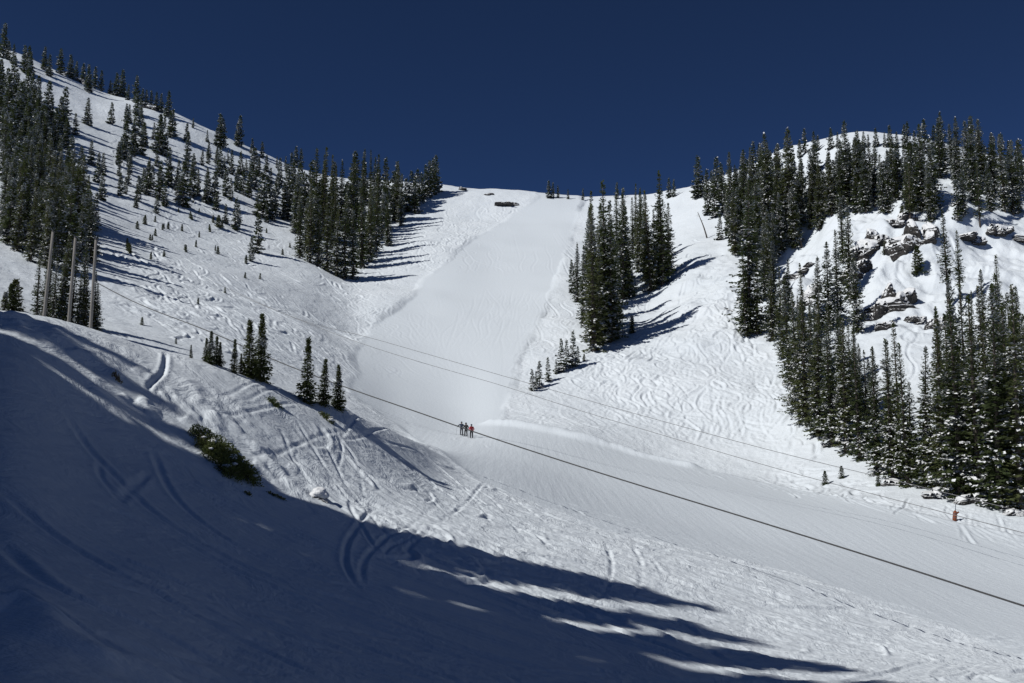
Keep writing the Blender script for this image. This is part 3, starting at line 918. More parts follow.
for a, b2, hgt in [(20, 240, 90), (10, 340, 85), (45, 320, 90), (55, 185, 70), (30, 215, 60), (80, 295, 80), (115, 270, 55), (135, 320, 130), (155, 330, 80), (180, 260, 90), (165, 430, 130), (135, 475, 130), (95, 462, 115),
                   (78, 450, 80), (230, 340, 95), (215, 500, 150), (245, 470, 120), (250, 400, 80), (195, 440, 65), (300, 355, 60), (340, 300, 115), (340, 400, 100), (298, 490, 105), (322, 492, 110), (360, 465, 95),
                   (380, 390, 80), (395, 450, 65), (410, 390, 75), (420, 460, 90), (430, 380, 40), (440, 470, 100), (455, 440, 140), (475, 370, 40), (480, 535, 150), (500, 380, 55), (500, 525, 130), (520, 548, 110),
                   (470, 660, 135), (447, 686, 80), (393, 582, 105), (55, 505, 45), (530, 530, 110), (560, 540, 120), (570, 500, 140), (512, 460, 90), (545, 430, 90), (585, 420, 100), (590, 480, 130), (575, 545, 130), (535, 370, 40), (565, 380, 50)]:
    x, y = S2(a, b2)
    plant(x, y, hp=hgt * .293 * 1.05, kind=random.choice(('slim', 'small', 'small')), grove='slope')
for a, b2, hgt in [(128, 265, 95), (175, 250, 55), (180, 185, 35), (222, 248, 45), (150, 270, 45), (140, 360, 90), (160, 370, 80), (195, 365, 60), (203, 400, 55), (240, 392, 48), (271, 415, 25), (190, 460, 75), (175, 440, 70), (160, 400, 60), (250, 318, 80), (270, 308, 95), (288, 290, 45), (320, 300, 70), (340, 275, 55), (120, 262, 70), (182, 330, 50), (205, 350, 45)]:
    plant(a / 2, b2 / 2, hp=hgt / 2, kind='slim', grove='slope' if a > 215 else 'gully')
scatter([(2, 150), (30, 140), (58, 172), (82, 215), (96, 252), (78, 296), (50, 275), (22, 258), (-4, 262)], 64, (10, 15), ('slim', 'dusted', 'dusted', 'green'), 'wood', 6.0)
scatter([(-4, 88), (18, 92), (50, 118), (68, 150), (50, 165), (25, 140), (-4, 150)], 40, (9, 13.5), ('slim', 'dusted'), 'upper', 5.5)
for x, y, t in [(44, 326, 262), (36, 325, 250), (52, 326, 255), (60, 328, 248), (70, 330, 258), (78, 331, 272), (85, 333, 265), (93, 334, 270), (97, 334, 282), (62, 326, 230), (48, 318, 236), (82, 326, 240), (4, 312, 292), (11, 313, 284), (16, 310, 280)]:
    plant(x, y, hp=y - t, kind=('green' if x > 20 else 'sapling'), grove='poles')
for x, t, y in [(3, 22, 58), (8, 40, 60), (13, 44, 64), (24, 44, 72), (28, 46, 74), (30, 52, 76), (44, 46, 70), (49, 54, 76), (60, 48, 74), (70, 54, 78), (76, 60, 80), (83, 61, 82), (88, 64, 92), (95, 61, 84), (101, 68, 90), (116, 70, 94), (122, 69, 97), (136, 75, 103), (168, 91, 117),
                (146, 89, 107), (151, 90, 108), (156, 92, 110), (161, 93, 112), (142, 88, 106), (222, 117, 148), (239.5, 114, 146), (237, 122, 146), (216, 128, 146), (207, 130, 142), (193, 118, 128), (252, 138, 154), (262, 141, 158), (128, 84, 100), (110, 78, 92)]:
    plant(x, y, hp=y - t, kind='small', grove='ridge')
scatter([(120, 110), (165, 125), (215, 152), (285, 178), (290, 235), (215, 222), (150, 215), (112, 190)], 60, (4, 7.5), ('small', 'slim', 'frost'), 'slope', 7)
# saplings poking through the left slope
for a, b2, s in [(85, 560, 30), (145, 580, 22), (150, 575, 18), (120, 600, 25), (110, 615, 18), (35, 660, 30), (25, 650, 25), (150, 670, 20), (225, 655, 25), (105, 680, 25), (240, 540, 22), (245, 545, 18), (200, 520, 16), (305, 580, 20), (335, 570, 40), (318, 555, 25), (270, 605, 20), (325, 650, 18), (270, 520, 14), (475, 520, 20), (500, 590, 16), (555, 665, 20), (580, 640, 16)]:
    x, y = S2(a, b2)
    plant(x, y, hp=s * .30, kind='sapling', grove='spruce')
for x, y, hp in [(129, 252, 9), (127, 246, 8), (150, 240, 6), (185, 250, 6), (182, 231, 7), (196, 247, 7), (218, 254, 8), (168, 229, 7), (155, 222, 6), (137, 229, 8), (246, 264, 9), (260, 279, 6), (198, 304, 6), (142, 325, 8), (225, 293, 6), (245, 278, 6), (222, 228, 7), (210, 232, 6), (176, 344, 6)]:
    plant(x, y, hp=hp, kind='sapling', grove='spruce')
# -------- on the near bank
for x, t, y in [(191, 344, 358), (206, 338, 362), (210, 331, 364), (216, 336, 365), (219.5, 342, 366), (234, 339, 373), (240.5, 353, 374), (249, 321, 377), (260.5, 315, 381), (306.5, 340, 402), (323, 360, 405), (338, 366, 409)]:
    plant(x, y, hp=(y - t) * 1.03, kind='young', grove='bank', rmin=30)

ORD = 'first second third fourth fifth sixth seventh eighth ninth tenth eleventh twelfth thirteenth fourteenth fifteenth sixteenth seventeenth eighteenth nineteenth twentieth'.split()
GROVES = dict(
    front='fir in the dark edge row below the rocky hill', shade='dark fir in the dense wood below the rock outcrops',
    corner='dark fir in the tall stand behind the orange marker pad', outcrop='fir standing by itself among the rock outcrops',
    shoulder='fir in the frosted wood by the leaning dead snag', middle='snowy fir in the wood over the bare snow apron of the rocky hill',
    terrace='snowy fir on the white terrace over the rock outcrops', summit='snowy fir in the stand on the far rocky summit',
    rim='frosted fir on the skyline of the white dome', island='tall fir in the grove beside the groomed run',
    notch='small fir on the crest at the top of the groomed run', toe='small dark fir in the clump below the central grove',
    cluster='fir in the dense grove on the far slope beside the run', tail='snowy fir in the thin line between dense grove and crest',
    slope='slim fir scattered on the open far slope below the ridge', gully='slim fir on the snow gully edge by the big shaded wood',
    wood='snow speckled fir inside the big shaded wood uphill of the poles', upper='snow speckled fir in the upper shaded wood under the ridge',
    poles='dark fir around the three grey poles', ridge='small fir on the ridge line against the sky', spruce='tiny fir sapling poking through the open far slope',
    bank='dark young fir on the crest of the near snow bank', lone='little lone fir sapling on the snow slope beside the piste')
GROUP = {k: 'firs: ' + v for k, v in GROVES.items()}
BY = {}
for T in TREES:
    BY.setdefault(T['grove'], []).append(T)
HAND = {
    'bank': ['tiny fir sapling standing alone at the end of the crest row', 'short fir, uphill tree of the tight crest foursome', 'tallest fir of the tight crest foursome', 'thin fir inside the tight crest foursome', 'short thin fir at the downhill end of the crest foursome',
             'bushy fir just before the tallest crest pair', 'knee high fir tucked between the bushy fir and the tallest pair', 'tall slim fir, shorter of the tallest crest pair', 'tallest slim fir on the near snow bank', 'slim spire fir, tallest of the three on the snowy knob', 'small slim fir, middle of three on the snowy knob', 'bushy fir at the downhill end of the snowy knob'],
}
for gname, L in BY.items():
    L.sort(key=lambda T: T['px'])
    base = GROVES[gname]
    if gname in HAND:
        for T, s in zip(L, HAND[gname]): T['label'] = s
        continue
    if gname in ('front', 'island', 'toe', 'notch', 'tail', 'shoulder', 'outcrop', 'lone', 'summit', 'corner') and len(L) <= 26:
        right = gname not in ('tail',)
        seq = L if right else L[::-1]
        for k, T in enumerate(seq):
            if k < 20: T['label'] = ORD[k] + ' ' + base + ', run side first'
        rest = [T for T in L if not T['label']]
    else:
        rest = list(L)
    if len(rest) > 6:
        for fn, word in ((lambda T: T['h'], 'tallest'), (lambda T: -T['h'], 'smallest'), (lambda T: T['py'], 'lowest standing'), (lambda T: -T['py'], 'highest standing')):
            c = max((T for T in rest if not T['label']), key=fn); c['label'] = word + ' ' + base
    for T in rest:
        if not T['label']: T['label'] = base + (' (one of many alike)' if False else '')

# the three hundred largest firs are objects; the rest of the far ones become one mass
firs = [T for T in TREES if T['kind'] not in ('sapling',) and T['grove'] != 'bank']
firs.sort(key=lambda T: -T['hp'])
keep, mass = firs[:298], firs[298:]
print('firs', len(firs), 'mass', len(mass), 'smallest kept px', keep[-1]['hp'])


def pick(kind):
    ks = [k for k in VAR if k[0] == kind]
    return random.choice(ks)


def make_fir(T, name='fir_tree', cat='fir tree'):
    v = VAR[pick(T['kind'])]
    s = T['h'] / v['H']
    rot = (random.gauss(0, .015), random.gauss(0, .015), U_(0, 6.28))
    wide = s * U_(0.9, 1.12)
    if T['hp'] < 26 and T['grove'] != 'bank':
        o = link(name, v['one'])
    else:
        o = empty(name, (0, 0, 0))
        link('trunk', v['trunk'], o)
        if T['hp'] > 44 and v['load']: tag(link('snow_load', v['load'], link('crown', v['leaf'], o)), None, None, kind='stuff')
        else: link('crown', v['crown'], o)
    o.location = T['p'] - np.array([0, 0, 0.05]); o.rotation_euler = rot; o.scale = (wide, wide, s)
    tag(o, T['label'], cat, GROUP[T['grove']])
    return o


for T in keep: make_fir(T)
for T in TREES:
    if T['grove'] == 'bank': make_fir(T)
    elif T['kind'] == 'sapling': make_fir(T, 'fir_sapling', 'sapling')

LOW = []
for k in range(4):
    tb, cb = fir_parts(seed=800 + k, H=9, ratio=(.15, .13, .16, .15)[k], snow=(.54, .6, .56, .62)[k], low=.04, gap=.45, detail=.7, leaf=1.3)
    bb = Builder()
    for src, mo in ((tb, 2), (cb, 0)):
        bb.V.append(np.vstack(src.V)); bb.q.append(np.vstack(src.q) + bb.n); bb.mq.append(np.concatenate(src.mq) + mo); bb.n += len(bb.V[-1])
    LOW.append((np.vstack(bb.V), np.vstack(bb.q), np.concatenate(bb.mq)))


def joined_wood(name, trees, label, cat):
    B = Builder()
    for (p, h) in trees:
        V, q, m = random.choice(LOW)
        s = h / 9.0; a = U_(0, 6.28); w = s * U_(.9, 1.15)
        c, sn = math.cos(a), math.sin(a)
        X = V @ np.array([[c, sn, 0], [-sn, c, 0], [0, 0, 1]]) * np.array([w, w, s]) + p
        B.V.append(X); B.q.append(q + B.n); B.mq.append(m); B.n += len(X)
    o = link(name, B.mesh(name, [M_NEEDLE, M_LUMP, M_BARK]))
    tag(o, label, cat, kind='stuff')
    return o


if mass:
    joined_wood('far_wood', [(T['p'], T['h']) for T in mass], 'far small firs scattered over the upper slopes and woods', 'firs')

# the wood beside the near bank, out of the frame, that throws the long shadows over the foreground
sh = []
SH = (math.cos(SUN_AZ), math.sin(SUN_AZ))


def shade_tree(px, py, d, extra=0.0):
    G = cast(px, py, 8)
    for _ in range(12):
        x, y = G[0] - SH[0] * d, G[1] - SH[1] * d
        if y < 0 or x / max(y, .1) < -0.68: break
        d += 3
    z = float(hz(x, y))
    h = G[2] + d * math.tan(SUN_EL) - z + extra
    if h > 3: sh.append((np.array([x, y, z - .1]), h))


for px, py, d in [(598, 581, 31), (520, 566, 30), (706, 607, 36), (660, 601, 38), (750, 640, 40), (640, 622, 40), (838, 668, 42), (790, 662, 44), (720, 655, 40), (900, 684, 44), (820, 684, 42),
                  (222, 496, 30), (210, 450, 26), (150, 395, 24), (112, 352, 24), (95, 352, 28), (70, 336, 24), (60, 340, 28), (40, 328, 22), (20, 322, 24)]:
    shade_tree(px, py, d)
FILL = [(-60, 490), (60, 495), (150, 525), (230, 560), (330, 592), (440, 616), (540, 655), (580, 690), (-60, 690)]
for k in range(170):
    px, py = rand_in(FILL)
    shade_tree(px, py, U_(22, 42), U_(0, 1.5))
LOW = [(np.vstack([V * np.array([.72, .72, 1])]), q, m) for V, q, m in LOW]
joined_wood('shading_wood', sh, 'dark wood beside the near bank throwing long shadows on the snow', 'firs')


# ------------------------------------------------------------------ rocks
def ico(sub):
    import bmesh
    bm = bmesh.new(); bmesh.ops.create_icosphere(bm, subdivisions=sub, radius=1)
    V = np.array([v.co[:] for v in bm.verts]); Fc = np.array([[v.index for v in f.verts] for f in bm.faces]); bm.free()
    return V, Fc


ICO5, ICO4, ICO3 = ico(5), ico(4), ico(3)


def chunk(seed, size, ic=None, facets=16):
    """one broken block: a faceted body with rough faces"""
    g = np.random.default_rng(seed)
    V, Fc = ic or ICO4
    n = g.normal(size=(facets, 3)); n /= np.linalg.norm(n, axis=1)[:, None]
    hgt = g.uniform(0.62, 1.0, facets)
    dots = V @ n.T
    r = np.min(np.where(dots > 0.08, hgt / np.maximum(dots, 0.08), 9), axis=1)
    r = np.minimum(r, 1.25)
    nz = np.array([mnoise.fractal(Vector(v * 1.9) + Vector((seed, 2.2, 0)), 1.0, 2.1, 4) for v in V])
    r = r * (1 + 0.10 * nz)
    W = V * r[:, None]
    band = np.array([mnoise.noise(Vector((seed, 0.3, (w[2] + 0.25 * w[0]) * 3.6))) + .5 * mnoise.noise(Vector((seed, 7.3, (w[2] + 0.25 * w[0]) * 9))) for w in W])
    W[:, :2] *= (1 + 0.11 * band)[:, None]
    return W * np.array(size)[None], Fc


def outcrop(name, label, blocks, center, group, cap=1.0):
    """blocks: (dx, dy, dz, sx, sy, sz) in metres from the centre on the ground"""
    o = empty(name, center)
    tag(o, label, 'rock', group)
    B, S = Builder(), Builder()
    for k, (dx, dy, dz, sx, sy, sz) in enumerate(blocks):
        V, Fc = chunk(int(abs(center[0]) * 7 + k * 13), (sx, sy, sz))
        a = random.uniform(0, 6.28); tilt = random.uniform(-.3, .3)
        M = np.array(Matrix.Rotation(a, 3, 'Z') @ Matrix.Rotation(tilt, 3, 'X'))
        V = V @ M.T
        gz = float(hz(center[0] + dx, center[1] + dy)) - center[2]
        V = V + np.array([dx, dy, gz + dz])
        B.add(V, t=Fc)
        e1, e2 = V[Fc[:, 1]] - V[Fc[:, 0]], V[Fc[:, 2]] - V[Fc[:, 0]]
        nn = np.cross(e1, e2); nn /= np.linalg.norm(nn, axis=1)[:, None] + 1e-9
        # snow pillow lying on the top of the block
        top = V[:, 2].max(); zmid = V[:, 2].min() + 0.60 * (top - V[:, 2].min())
        vn = np.zeros_like(V)
        for c in range(3): np.add.at(vn, Fc[:, c], nn)
        vn /= np.linalg.norm(vn, axis=1)[:, None] + 1e-9
        d = np.clip((vn[:, 2] - 0.38) / 0.35, 0, 1) * np.clip((V[:, 2] - zmid) / (0.22 * (top - zmid) + 1e-6) + 0.35, 0, 1)
        sel = (d[Fc] > 0.02).all(1)
        if sel.any() and cap:
            C = V + np.array([0, 0, 1.0])[None] * (d * 0.42 * cap * min(1.0, sz))[:, None] + vn * (d * 0.12 * cap * min(1, sz) - 0.02)[:, None]
            S.add(C, t=Fc[sel])
    link('rock_face', B.mesh('rock_face', [M_ROCK]), o)
    if S.n: link('snow_cap', S.mesh('snow_cap', [M_LUMP], True), o)
    return o


def place_outcrop(px, py, w, h, n, label, seed, flat=1.0, cap=1.0, name='rock_outcrop', group='rock outcrops on the snowy hill'):
    cap *= 1.1
    """an outcrop w by h pixels large, centred on a pixel"""
    random.seed(seed)
    c = cast(px, py + h * 0.25, 90)
    m = (c[1] * CP + c[2] * SP) / F
    Wm, Hm = 1.0 * w * m, 1.08 * h * m
    bl = []
    for k in range(n):
        f = (k + .5) / n - .5 if n > 1 else 0
        sx = Wm / max(n, 1) * U_(.6, 1.0) + Hm * .12
        sz = Hm * U_(.28, .52) * (1 - .5 * abs(f) * 1.2)
        up = U_(-.12, .28) * Hm
        bl.append((f * Wm * .95, up * 1.5 * flat, sz * .02 + up * .25, sx * 1.25, sx * U_(.7, 1.1) + .3, sz))
    if n > 2: bl.append((0, 0, -Hm * .1, Wm * .5, Wm * .22, Hm * .3))
    return outcrop(name, label, bl, c, group, cap)


place_outcrop(914, 235, 46, 26, 8, 'large dark split outcrop just below the white terrace edge', 11)
place_outcrop(902, 221, 24, 12, 4, 'small ledge of dark rock tucked above the large split outcrop', 12)
place_outcrop(869, 246, 36, 18, 5, 'dark outcrop under a big round snow dome', 13, cap=1.6)
place_outcrop(860, 268, 26, 20, 4, 'broken dark rocks stepping down below the snow dome outcrop', 14)
place_outcrop(890, 301, 56, 22, 8, 'long dark cliff band above the tops of the wood', 15)
place_outcrop(916, 319, 14, 8, 2, 'little grey rock just below the long cliff band', 16)
place_outcrop(944, 324, 26, 13, 4, 'low slanting rock under the two spindly firs', 17)
place_outcrop(1000, 230, 26, 12, 3, 'dark rounded rock below the summit firs, close to the edge of view', 18)
place_outcrop(971, 239, 18, 10, 2, 'snowy boulder just downhill of the bare trunk fir', 19)
place_outcrop(1021, 241, 12, 6, 1, 'small flat rock beyond the dark rounded rock', 20)
place_outcrop(885, 327, 14, 10, 2, 'dark rock half hidden among the fir tops below the cliff band', 21)
place_outcrop(808, 300, 24, 14, 4, 'rocky ribs showing between firs on the wooded flank', 22)
place_outcrop(800, 275, 30, 8, 4, 'thin line of rocks under the snow shelf of the wooded flank', 23)
place_outcrop(507, 204, 22, 5, 4, 'flat dark rock near the crest of the groomed run', 24, flat=.4, cap=.4)
place_outcrop(462, 189, 6, 4, 2, 'tiny dark rock on the skyline at the end of the fir line', 25, cap=.3)
place_outcrop(489, 194, 7, 3, 2, 'tiny dark rock on the skyline above the flat crest rock', 26, cap=.3)
place_outcrop(75, 78, 24, 5, 4, 'row of rocks below the ridge line firs', 27)
place_outcrop(150, 107, 16, 5, 3, 'rocks by the bushy firs on the ridge line', 28)
place_outcrop(818, 171, 12, 4, 3, 'rock edge on the white dome below the frosted skyline firs', 29)
EG = 'snow capped boulders at the foot of the wood'
place_outcrop(893, 482, 14, 12, 2, 'snow capped boulder beside the last sapling at the foot of the wood', 31, cap=1.6, name='snow_capped_boulder', group=EG)
place_outcrop(936, 494, 20, 12, 2, 'reddish boulder with a peaked snow cap at the foot of the wood', 32, cap=1.5, name='snow_capped_boulder', group=EG)
place_outcrop(968, 501, 17, 10, 2, 'snow capped boulder right behind the orange marker pad', 33, cap=1.6, name='snow_capped_boulder', group=EG)
place_outcrop(1014, 513, 14, 7, 2, 'low boulder under the thin wires at the corner of the wood', 34, cap=1.2, name='snow_capped_boulder', group=EG)


def near_cast(px, py): return cast(px, py, 20)


# the white lump below the juniper
random.seed(5)
c = near_cast(319, 498)
o = outcrop('snow_capped_boulder', 'round boulder under a thick white snow cap on the near bank', [(0, 0, .02, .24, .24, .22), (.2, -.06, -.02, .18, .16, .13), (-.14, -.12, -.05, .14, .14, .12)], c, None, cap=0)
B = Builder()
for dx, dy, dz, s in ((0, 0, .2, .27), (-.15, -.02, .1, .2), (.17, .0, .09, .2)):
    V, Fc = ICO4
    nz = np.array([mnoise.fractal(Vector(v * 1.5) + Vector((dx * 9, 0, 3)), 1.0, 2.0, 3) for v in V])
    W = V * (1 + .14 * nz)[:, None] * np.array([s, s, s * .72]) + np.array([dx, dy, dz])
    B.add(W, t=Fc)
link('snow_cap', B.mesh('snow_cap', [M_LUMP], True), o)


# ------------------------------------------------------------------ low shrubs on the near bank
def shrub(name, label, px, py, blobs, n, leaf=.09, group=None, snow=0, seed=1, mat=None):
    """blobs: (dx, dy, r, height) in metres"""
    g = np.random.default_rng(seed)
    c = near_cast(px, py)
    o = empty(name, c); tag(o, label, 'shrub', group)
    Bf, Bw, clumps = Builder(), Builder(), []
    for dx, dy, r, hh in blobs:
        k = int(n * r * r)
        a = g.uniform(0, 6.28, k); rr = r * np.sqrt(g.random(k)); zz = hh * g.random(k) ** .8 * np.sqrt(np.maximum(0.05, 1 - (rr / r) ** 2))
        lump = 1 + .35 * np.sin(a * 5 + dx * 7)
        x, y = dx + rr * lump * np.cos(a), dy + rr * lump * np.sin(a)
        z = hz(c[0] + x, c[1] + y) - c[2] + zz - .02
        P = np.stack([x, y, z], 1)
        D_ = np.stack([np.cos(a) * .7, np.sin(a) * .7, g.uniform(-.1, .9, k)], 1) + g.normal(0, .45, (k, 3))
        D_ /= np.linalg.norm(D_, axis=1)[:, None]
        S_ = np.cross(D_, g.normal(size=(k, 3))); S_ /= np.linalg.norm(S_, axis=1)[:, None]
        Bf.add(*kites(P, D_, S_, g.uniform(.7, 1.6, k) * leaf, g.uniform(.22, .4, k) * leaf))
        for t in range(max(3, int(7 * r))):
            b0 = g.uniform(0, 6.28); e = r * g.uniform(.6, 1.05)
            ex, ey = dx + e * math.cos(b0), dy + e * math.sin(b0)
            zc = float(hz(c[0] + dx, c[1] + dy)) - c[2]; ze = float(hz(c[0] + ex, c[1] + ey)) - c[2]
            Bw.tube([(dx, dy, zc - .05), ((dx + ex) / 2, (dy + ey) / 2, (zc + ze) / 2 + hh * .5), (ex, ey, ze + hh * g.uniform(.4, .9))], [.018, .012, .005], 5)
    for k in range(snow):
        dx, dy, r, hh = blobs[k % len(blobs)]
        a, q = g.uniform(0, 6.28), r * .75 * math.sqrt(g.random())
        x, y = dx + q * math.cos(a), dy + q * math.sin(a)
        V, Fc = ICO3
        nz = np.array([mnoise.noise(Vector(v * 1.8) + Vector((k, 1, 2))) for v in V])
        s = g.uniform(.06, .15)
        W = V * (1 + .35 * nz)[:, None] * np.array([s * 1.2, s, s * .6]) + np.array([x, y, float(hz(c[0] + x, c[1] + y)) - c[2] + hh * .62])
        Bs = Builder(); Bs.add(W, t=Fc); clumps.append(Bs.mesh('snow_clump', [M_LUMP], True))
    link('foliage', Bf.mesh('foliage', [mat or M_SHRUB]), o)
    link('stem', Bw.mesh('stem', [M_BARK]), o)
    [link('snow_clump', m_, o) for m_ in clumps]
    return o


shrub('juniper_bush', 'wide dark juniper mat spreading over the shaded near bank', 222, 463,
      [(-.85, .8, .48, .55), (-.3, .65, .56, .66), (.15, .35, .56, .7), (.65, .15, .52, .58), (-.25, .0, .5, .56), (.3, -.35, .5, .56), (.9, -.1, .38, .46), (.5, -.8, .36, .42), (-.5, .35, .4, .5)], 4600, .075, None, 12, 3)
shrub('juniper_bush', 'tiny dark juniper tuft just below the wide juniper mat', 248, 494, [(0, 0, .1, .12), (.07, -.12, .07, .1)], 9000, .05, None, 0, 4)
shrub('juniper_bush', 'dark low shrub sprig between the juniper mat and the white boulder', 277, 497, [(0, 0, .16, .1), (-.2, .02, .12, .08), (.2, 0, .1, .08)], 6000, .05, None, 0, 5)
shrub('juniper_bush', 'round low shrub on the sunlit bank uphill of the snowy knob', 274, 404, [(0, 0, .22, .3), (.14, -.05, .2, .34), (-.16, .05, .14, .18)], 5000, .07, None, 1, 6)
shrub('juniper_bush', 'low shrub hanging off the snowy knob under the three firs', 328, 420, [(0, 0, .24, .32), (.12, -.12, .16, .2), (-.28, .1, .16, .2)], 5000, .07, None, 2, 7)
shrub('juniper_bush', 'thin brown twiggy shrub alone on the shaded upper bank', 117, 380, [(0, 0, .1, .34), (.08, 0, .1, .16), (-.1, .02, .09, .14)], 3800, .06, None, 0, 8)
random.seed(99)


# ------------------------------------------------------------------ poles, snag, marker, cables
PG = 'grey wooden poles before the shaded wood'
for (px, pt, pb, tx, lab) in [(40, 232, 330, 53, 'grey wooden pole nearest the edge of the big shaded wood'), (66, 238, 338, 75.5, 'grey wooden pole in the middle of the three'), (89, 240, 343, 96, 'grey wooden pole closest to the open slope')]:
    t, e = ray(px, pb); r = 88.0
    x, y = math.sin(t) * r, math.cos(t) * r
    b0 = np.array([x, y, float(hz(x, y)) - .6])
    t2, e2 = ray(tx, pt); top = np.array([math.sin(t2) * r, math.cos(t2) * r, e2 * r])
    o = empty('wooden_pole', b0); tag(o, lab, 'pole', PG)
    d = top - b0
    B = Builder(); fs = np.linspace(0, 1, 7)
    B.tube([tuple(d * f) for f in fs], list(np.interp(fs, [0, 1], [.155, .105])), 12)
    link('shaft', B.mesh('shaft', [M_DEAD], True), o)
    B = Builder(); f0 = .34 if px > 50 else .2
    B.tube([tuple(d * f0), tuple(d * (f0 + .014))], [.175, .175], 12)
    link('band', B.mesh('band', [M_STEEL]), o)
    B = Builder(); B.tube([tuple(d), tuple(d * 1.008), tuple(d * 1.012)], [.112, .112, .04], 12)
    link('cap', B.mesh('cap', [M_STEEL]), o)


def snag(px, py, tx, ty, label, twigs=4, seed=1):
    g = np.random.default_rng(seed)
    b0 = cast(px, py, 90); dep = b0[1] * CP + b0[2] * SP
    d = np.array([(tx - px) * dep / F, .5, (py - ty) * dep / F])
    o = empty('dead_snag', b0); tag(o, label, 'dead tree')
    B = Builder(); fs = np.linspace(-.05, 1, 6)
    B.tube([tuple(d * f + np.array([.15 * math.sin(f * 4), 0, 0])) for f in fs], list(np.interp(fs, [0, 1], [.24, .08])), 8)
    for k in range(twigs):
        f = g.uniform(.35, .95); a = g.uniform(0, 6.28); L = g.uniform(.6, 1.5)
        s0 = d * f
        B.tube([tuple(s0), tuple(s0 + np.array([math.cos(a) * L, math.sin(a) * L, .2 * L]))], [.05, .015], 5)
    link('trunk', B.mesh('trunk', [M_BARK], True), o)


snag(707, 238, 699, 211, 'dead snag leaning toward the run at the end of the frosted wood', 4, 1)
snag(802, 248, 797, 228, 'thin dead snag leaning on the snow shelf above the rocks', 3, 2)
snag(578, 300, 575, 262, 'thin dead stem at the run side of the central grove', 5, 3)

M_OR = plain('orange_pad', (.20, .05, .015)); M_GREY = plain('marker_pole_grey', (.09, .10, .13))
b0 = cast(954.5, 521, 80)
mm = (b0[1] * CP + b0[2] * SP) / F
o = empty('marker_post', b0); tag(o, 'orange padded marker post leaning at the edge of the piste', 'marker')
o.rotation_euler = (0, R(9), R(20))
B = Builder()
hh = 10.5 * mm
prof = [(0, .14), (.03, .18), (.25 * hh, .195), (.6 * hh, .185), (.82 * hh, .17), (.92 * hh, .14), (hh, .07)]
B.tube([(0, 0, z) for z, r in prof], [r for z, r in prof], 14)
V, q, t = tube([(.12, -.05, hh * .74), (.33, -.1, hh * .9)], [.1, .075], 8); B.add(V, q, t)
link('pad', B.mesh('pad', [M_OR], True), o)
B = Builder(); B.tube([(0, 0, .02), (0.01, 0, hh), (.0, 0, 17.5 * mm)], [.035, .035, .03], 8)
link('pole', B.mesh('pole', [M_GREY], True), o)
B = Builder()
for zz in (.3, .68): B.tube([(0, 0, hh * zz), (0, 0, hh * zz + .035)], [.2, .197], 14)
link('strap', B.mesh('strap', [M_GREY]), o)


def cable(label, pix, r0, r1, rad, mat, name, group=None, rclear=None):
    """a rope hung through the air; pix: points it passes, r0 -> r1 distance of its ends"""
    xs_ = np.array([p[0] for p in pix], float)
    L = (xs_ - xs_[0]) / (xs_[-1] - xs_[0])
    pts = []
    for f in np.linspace(0, 1, 60):
        px = xs_[0] + f * (xs_[-1] - xs_[0]); py = pchip1(xs_, [p[1] for p in pix], np.array([px]))[0]
        t, e = ray(px, py)
        iv = (1 / r0) + f * (1 / r1 - 1 / r0)      # straight in space
        r = 1 / iv
        pts.append((math.sin(t) * r, math.cos(t) * r, e * r))
    P = np.array(pts)
    o = empty(name, P[len(P) // 2]); tag(o, label, 'cable', group)
    B = Builder(); B.tube([tuple(p - P[len(P) // 2]) for p in P], rad, 7)
    link('rope', B.mesh('rope', [mat], True), o)
    return o


B_ = None
cable('thick dark lift cable slanting across the piste past the skiers', [(92, 280), (133, 301.5), (208, 331), (284, 364), (345, 387), (420, 413), (470, 430.5), (600, 473), (750, 519), (900, 566), (1024, 606), (1250, 676)], 92, 36, .036, M_STEEL, 'lift_cable')
cable('thin wire above its twin, crossing the run and the tracked slope', [(215, 283), (307, 322), (369, 337.5), (420, 352), (500, 375), (640, 415), (793, 456), (893, 480), (1024, 512), (1180, 551)], 150, 78, .026, M_WIRE, 'lift_wire', 'thin wires over the run')
cable('thin wire below its twin, crossing the run and the tracked slope', [(250, 300), (325, 330), (360, 343), (420, 362), (500, 385), (588, 413), (652, 432), (793, 473), (900, 501), (1024, 533), (1180, 574)], 150, 76, .026, M_WIRE, 'lift_wire', 'thin wires over the run')


# ------------------------------------------------------------------ the three skiers
def skin_mesh(name, verts, edges, radii, mats, zones):
    """one continuous body grown over a skeleton"""
    me = bpy.data.meshes.new(name)
    me.from_pydata(verts, edges, [])
    ob = bpy.data.objects.new(name, me); COL.objects.link(ob)
    sk = ob.modifiers.new('skin', 'SKIN'); sk.use_smooth_shade = True
    for i, r in enumerate(radii):
        me.skin_vertices[0].data[i].radius = r if isinstance(r, tuple) else (r, r)
        me.skin_vertices[0].data[i].use_root = (i == 0)
    sb = ob.modifiers.new('sub', 'SUBSURF'); sb.levels = 2; sb.render_levels = 2
    dg = bpy.context.evaluated_depsgraph_get()
    out = bpy.data.meshes.new_from_object(ob.evaluated_get(dg))
    bpy.data.objects.remove(ob)
    out.name = name
    out.materials.clear()
    for m in mats: out.materials.append(m)
    for p in out.polygons:
        p.material_index = zones(p.center)
        p.use_smooth = True
    return out


M_FACE = plain('skin_tone', (.45, .28, .2))
M_BLACK = plain('black_cloth', (.012, .012, .015)); M_SLATE = plain('slate_cloth', (.04, .055, .09)); M_RED = plain('red_cloth', (.55, .015, .03))
M_GREYP = plain('grey_cloth', (.07, .075, .085)); M_SKI = plain('ski_top', (.03, .03, .04), .4)


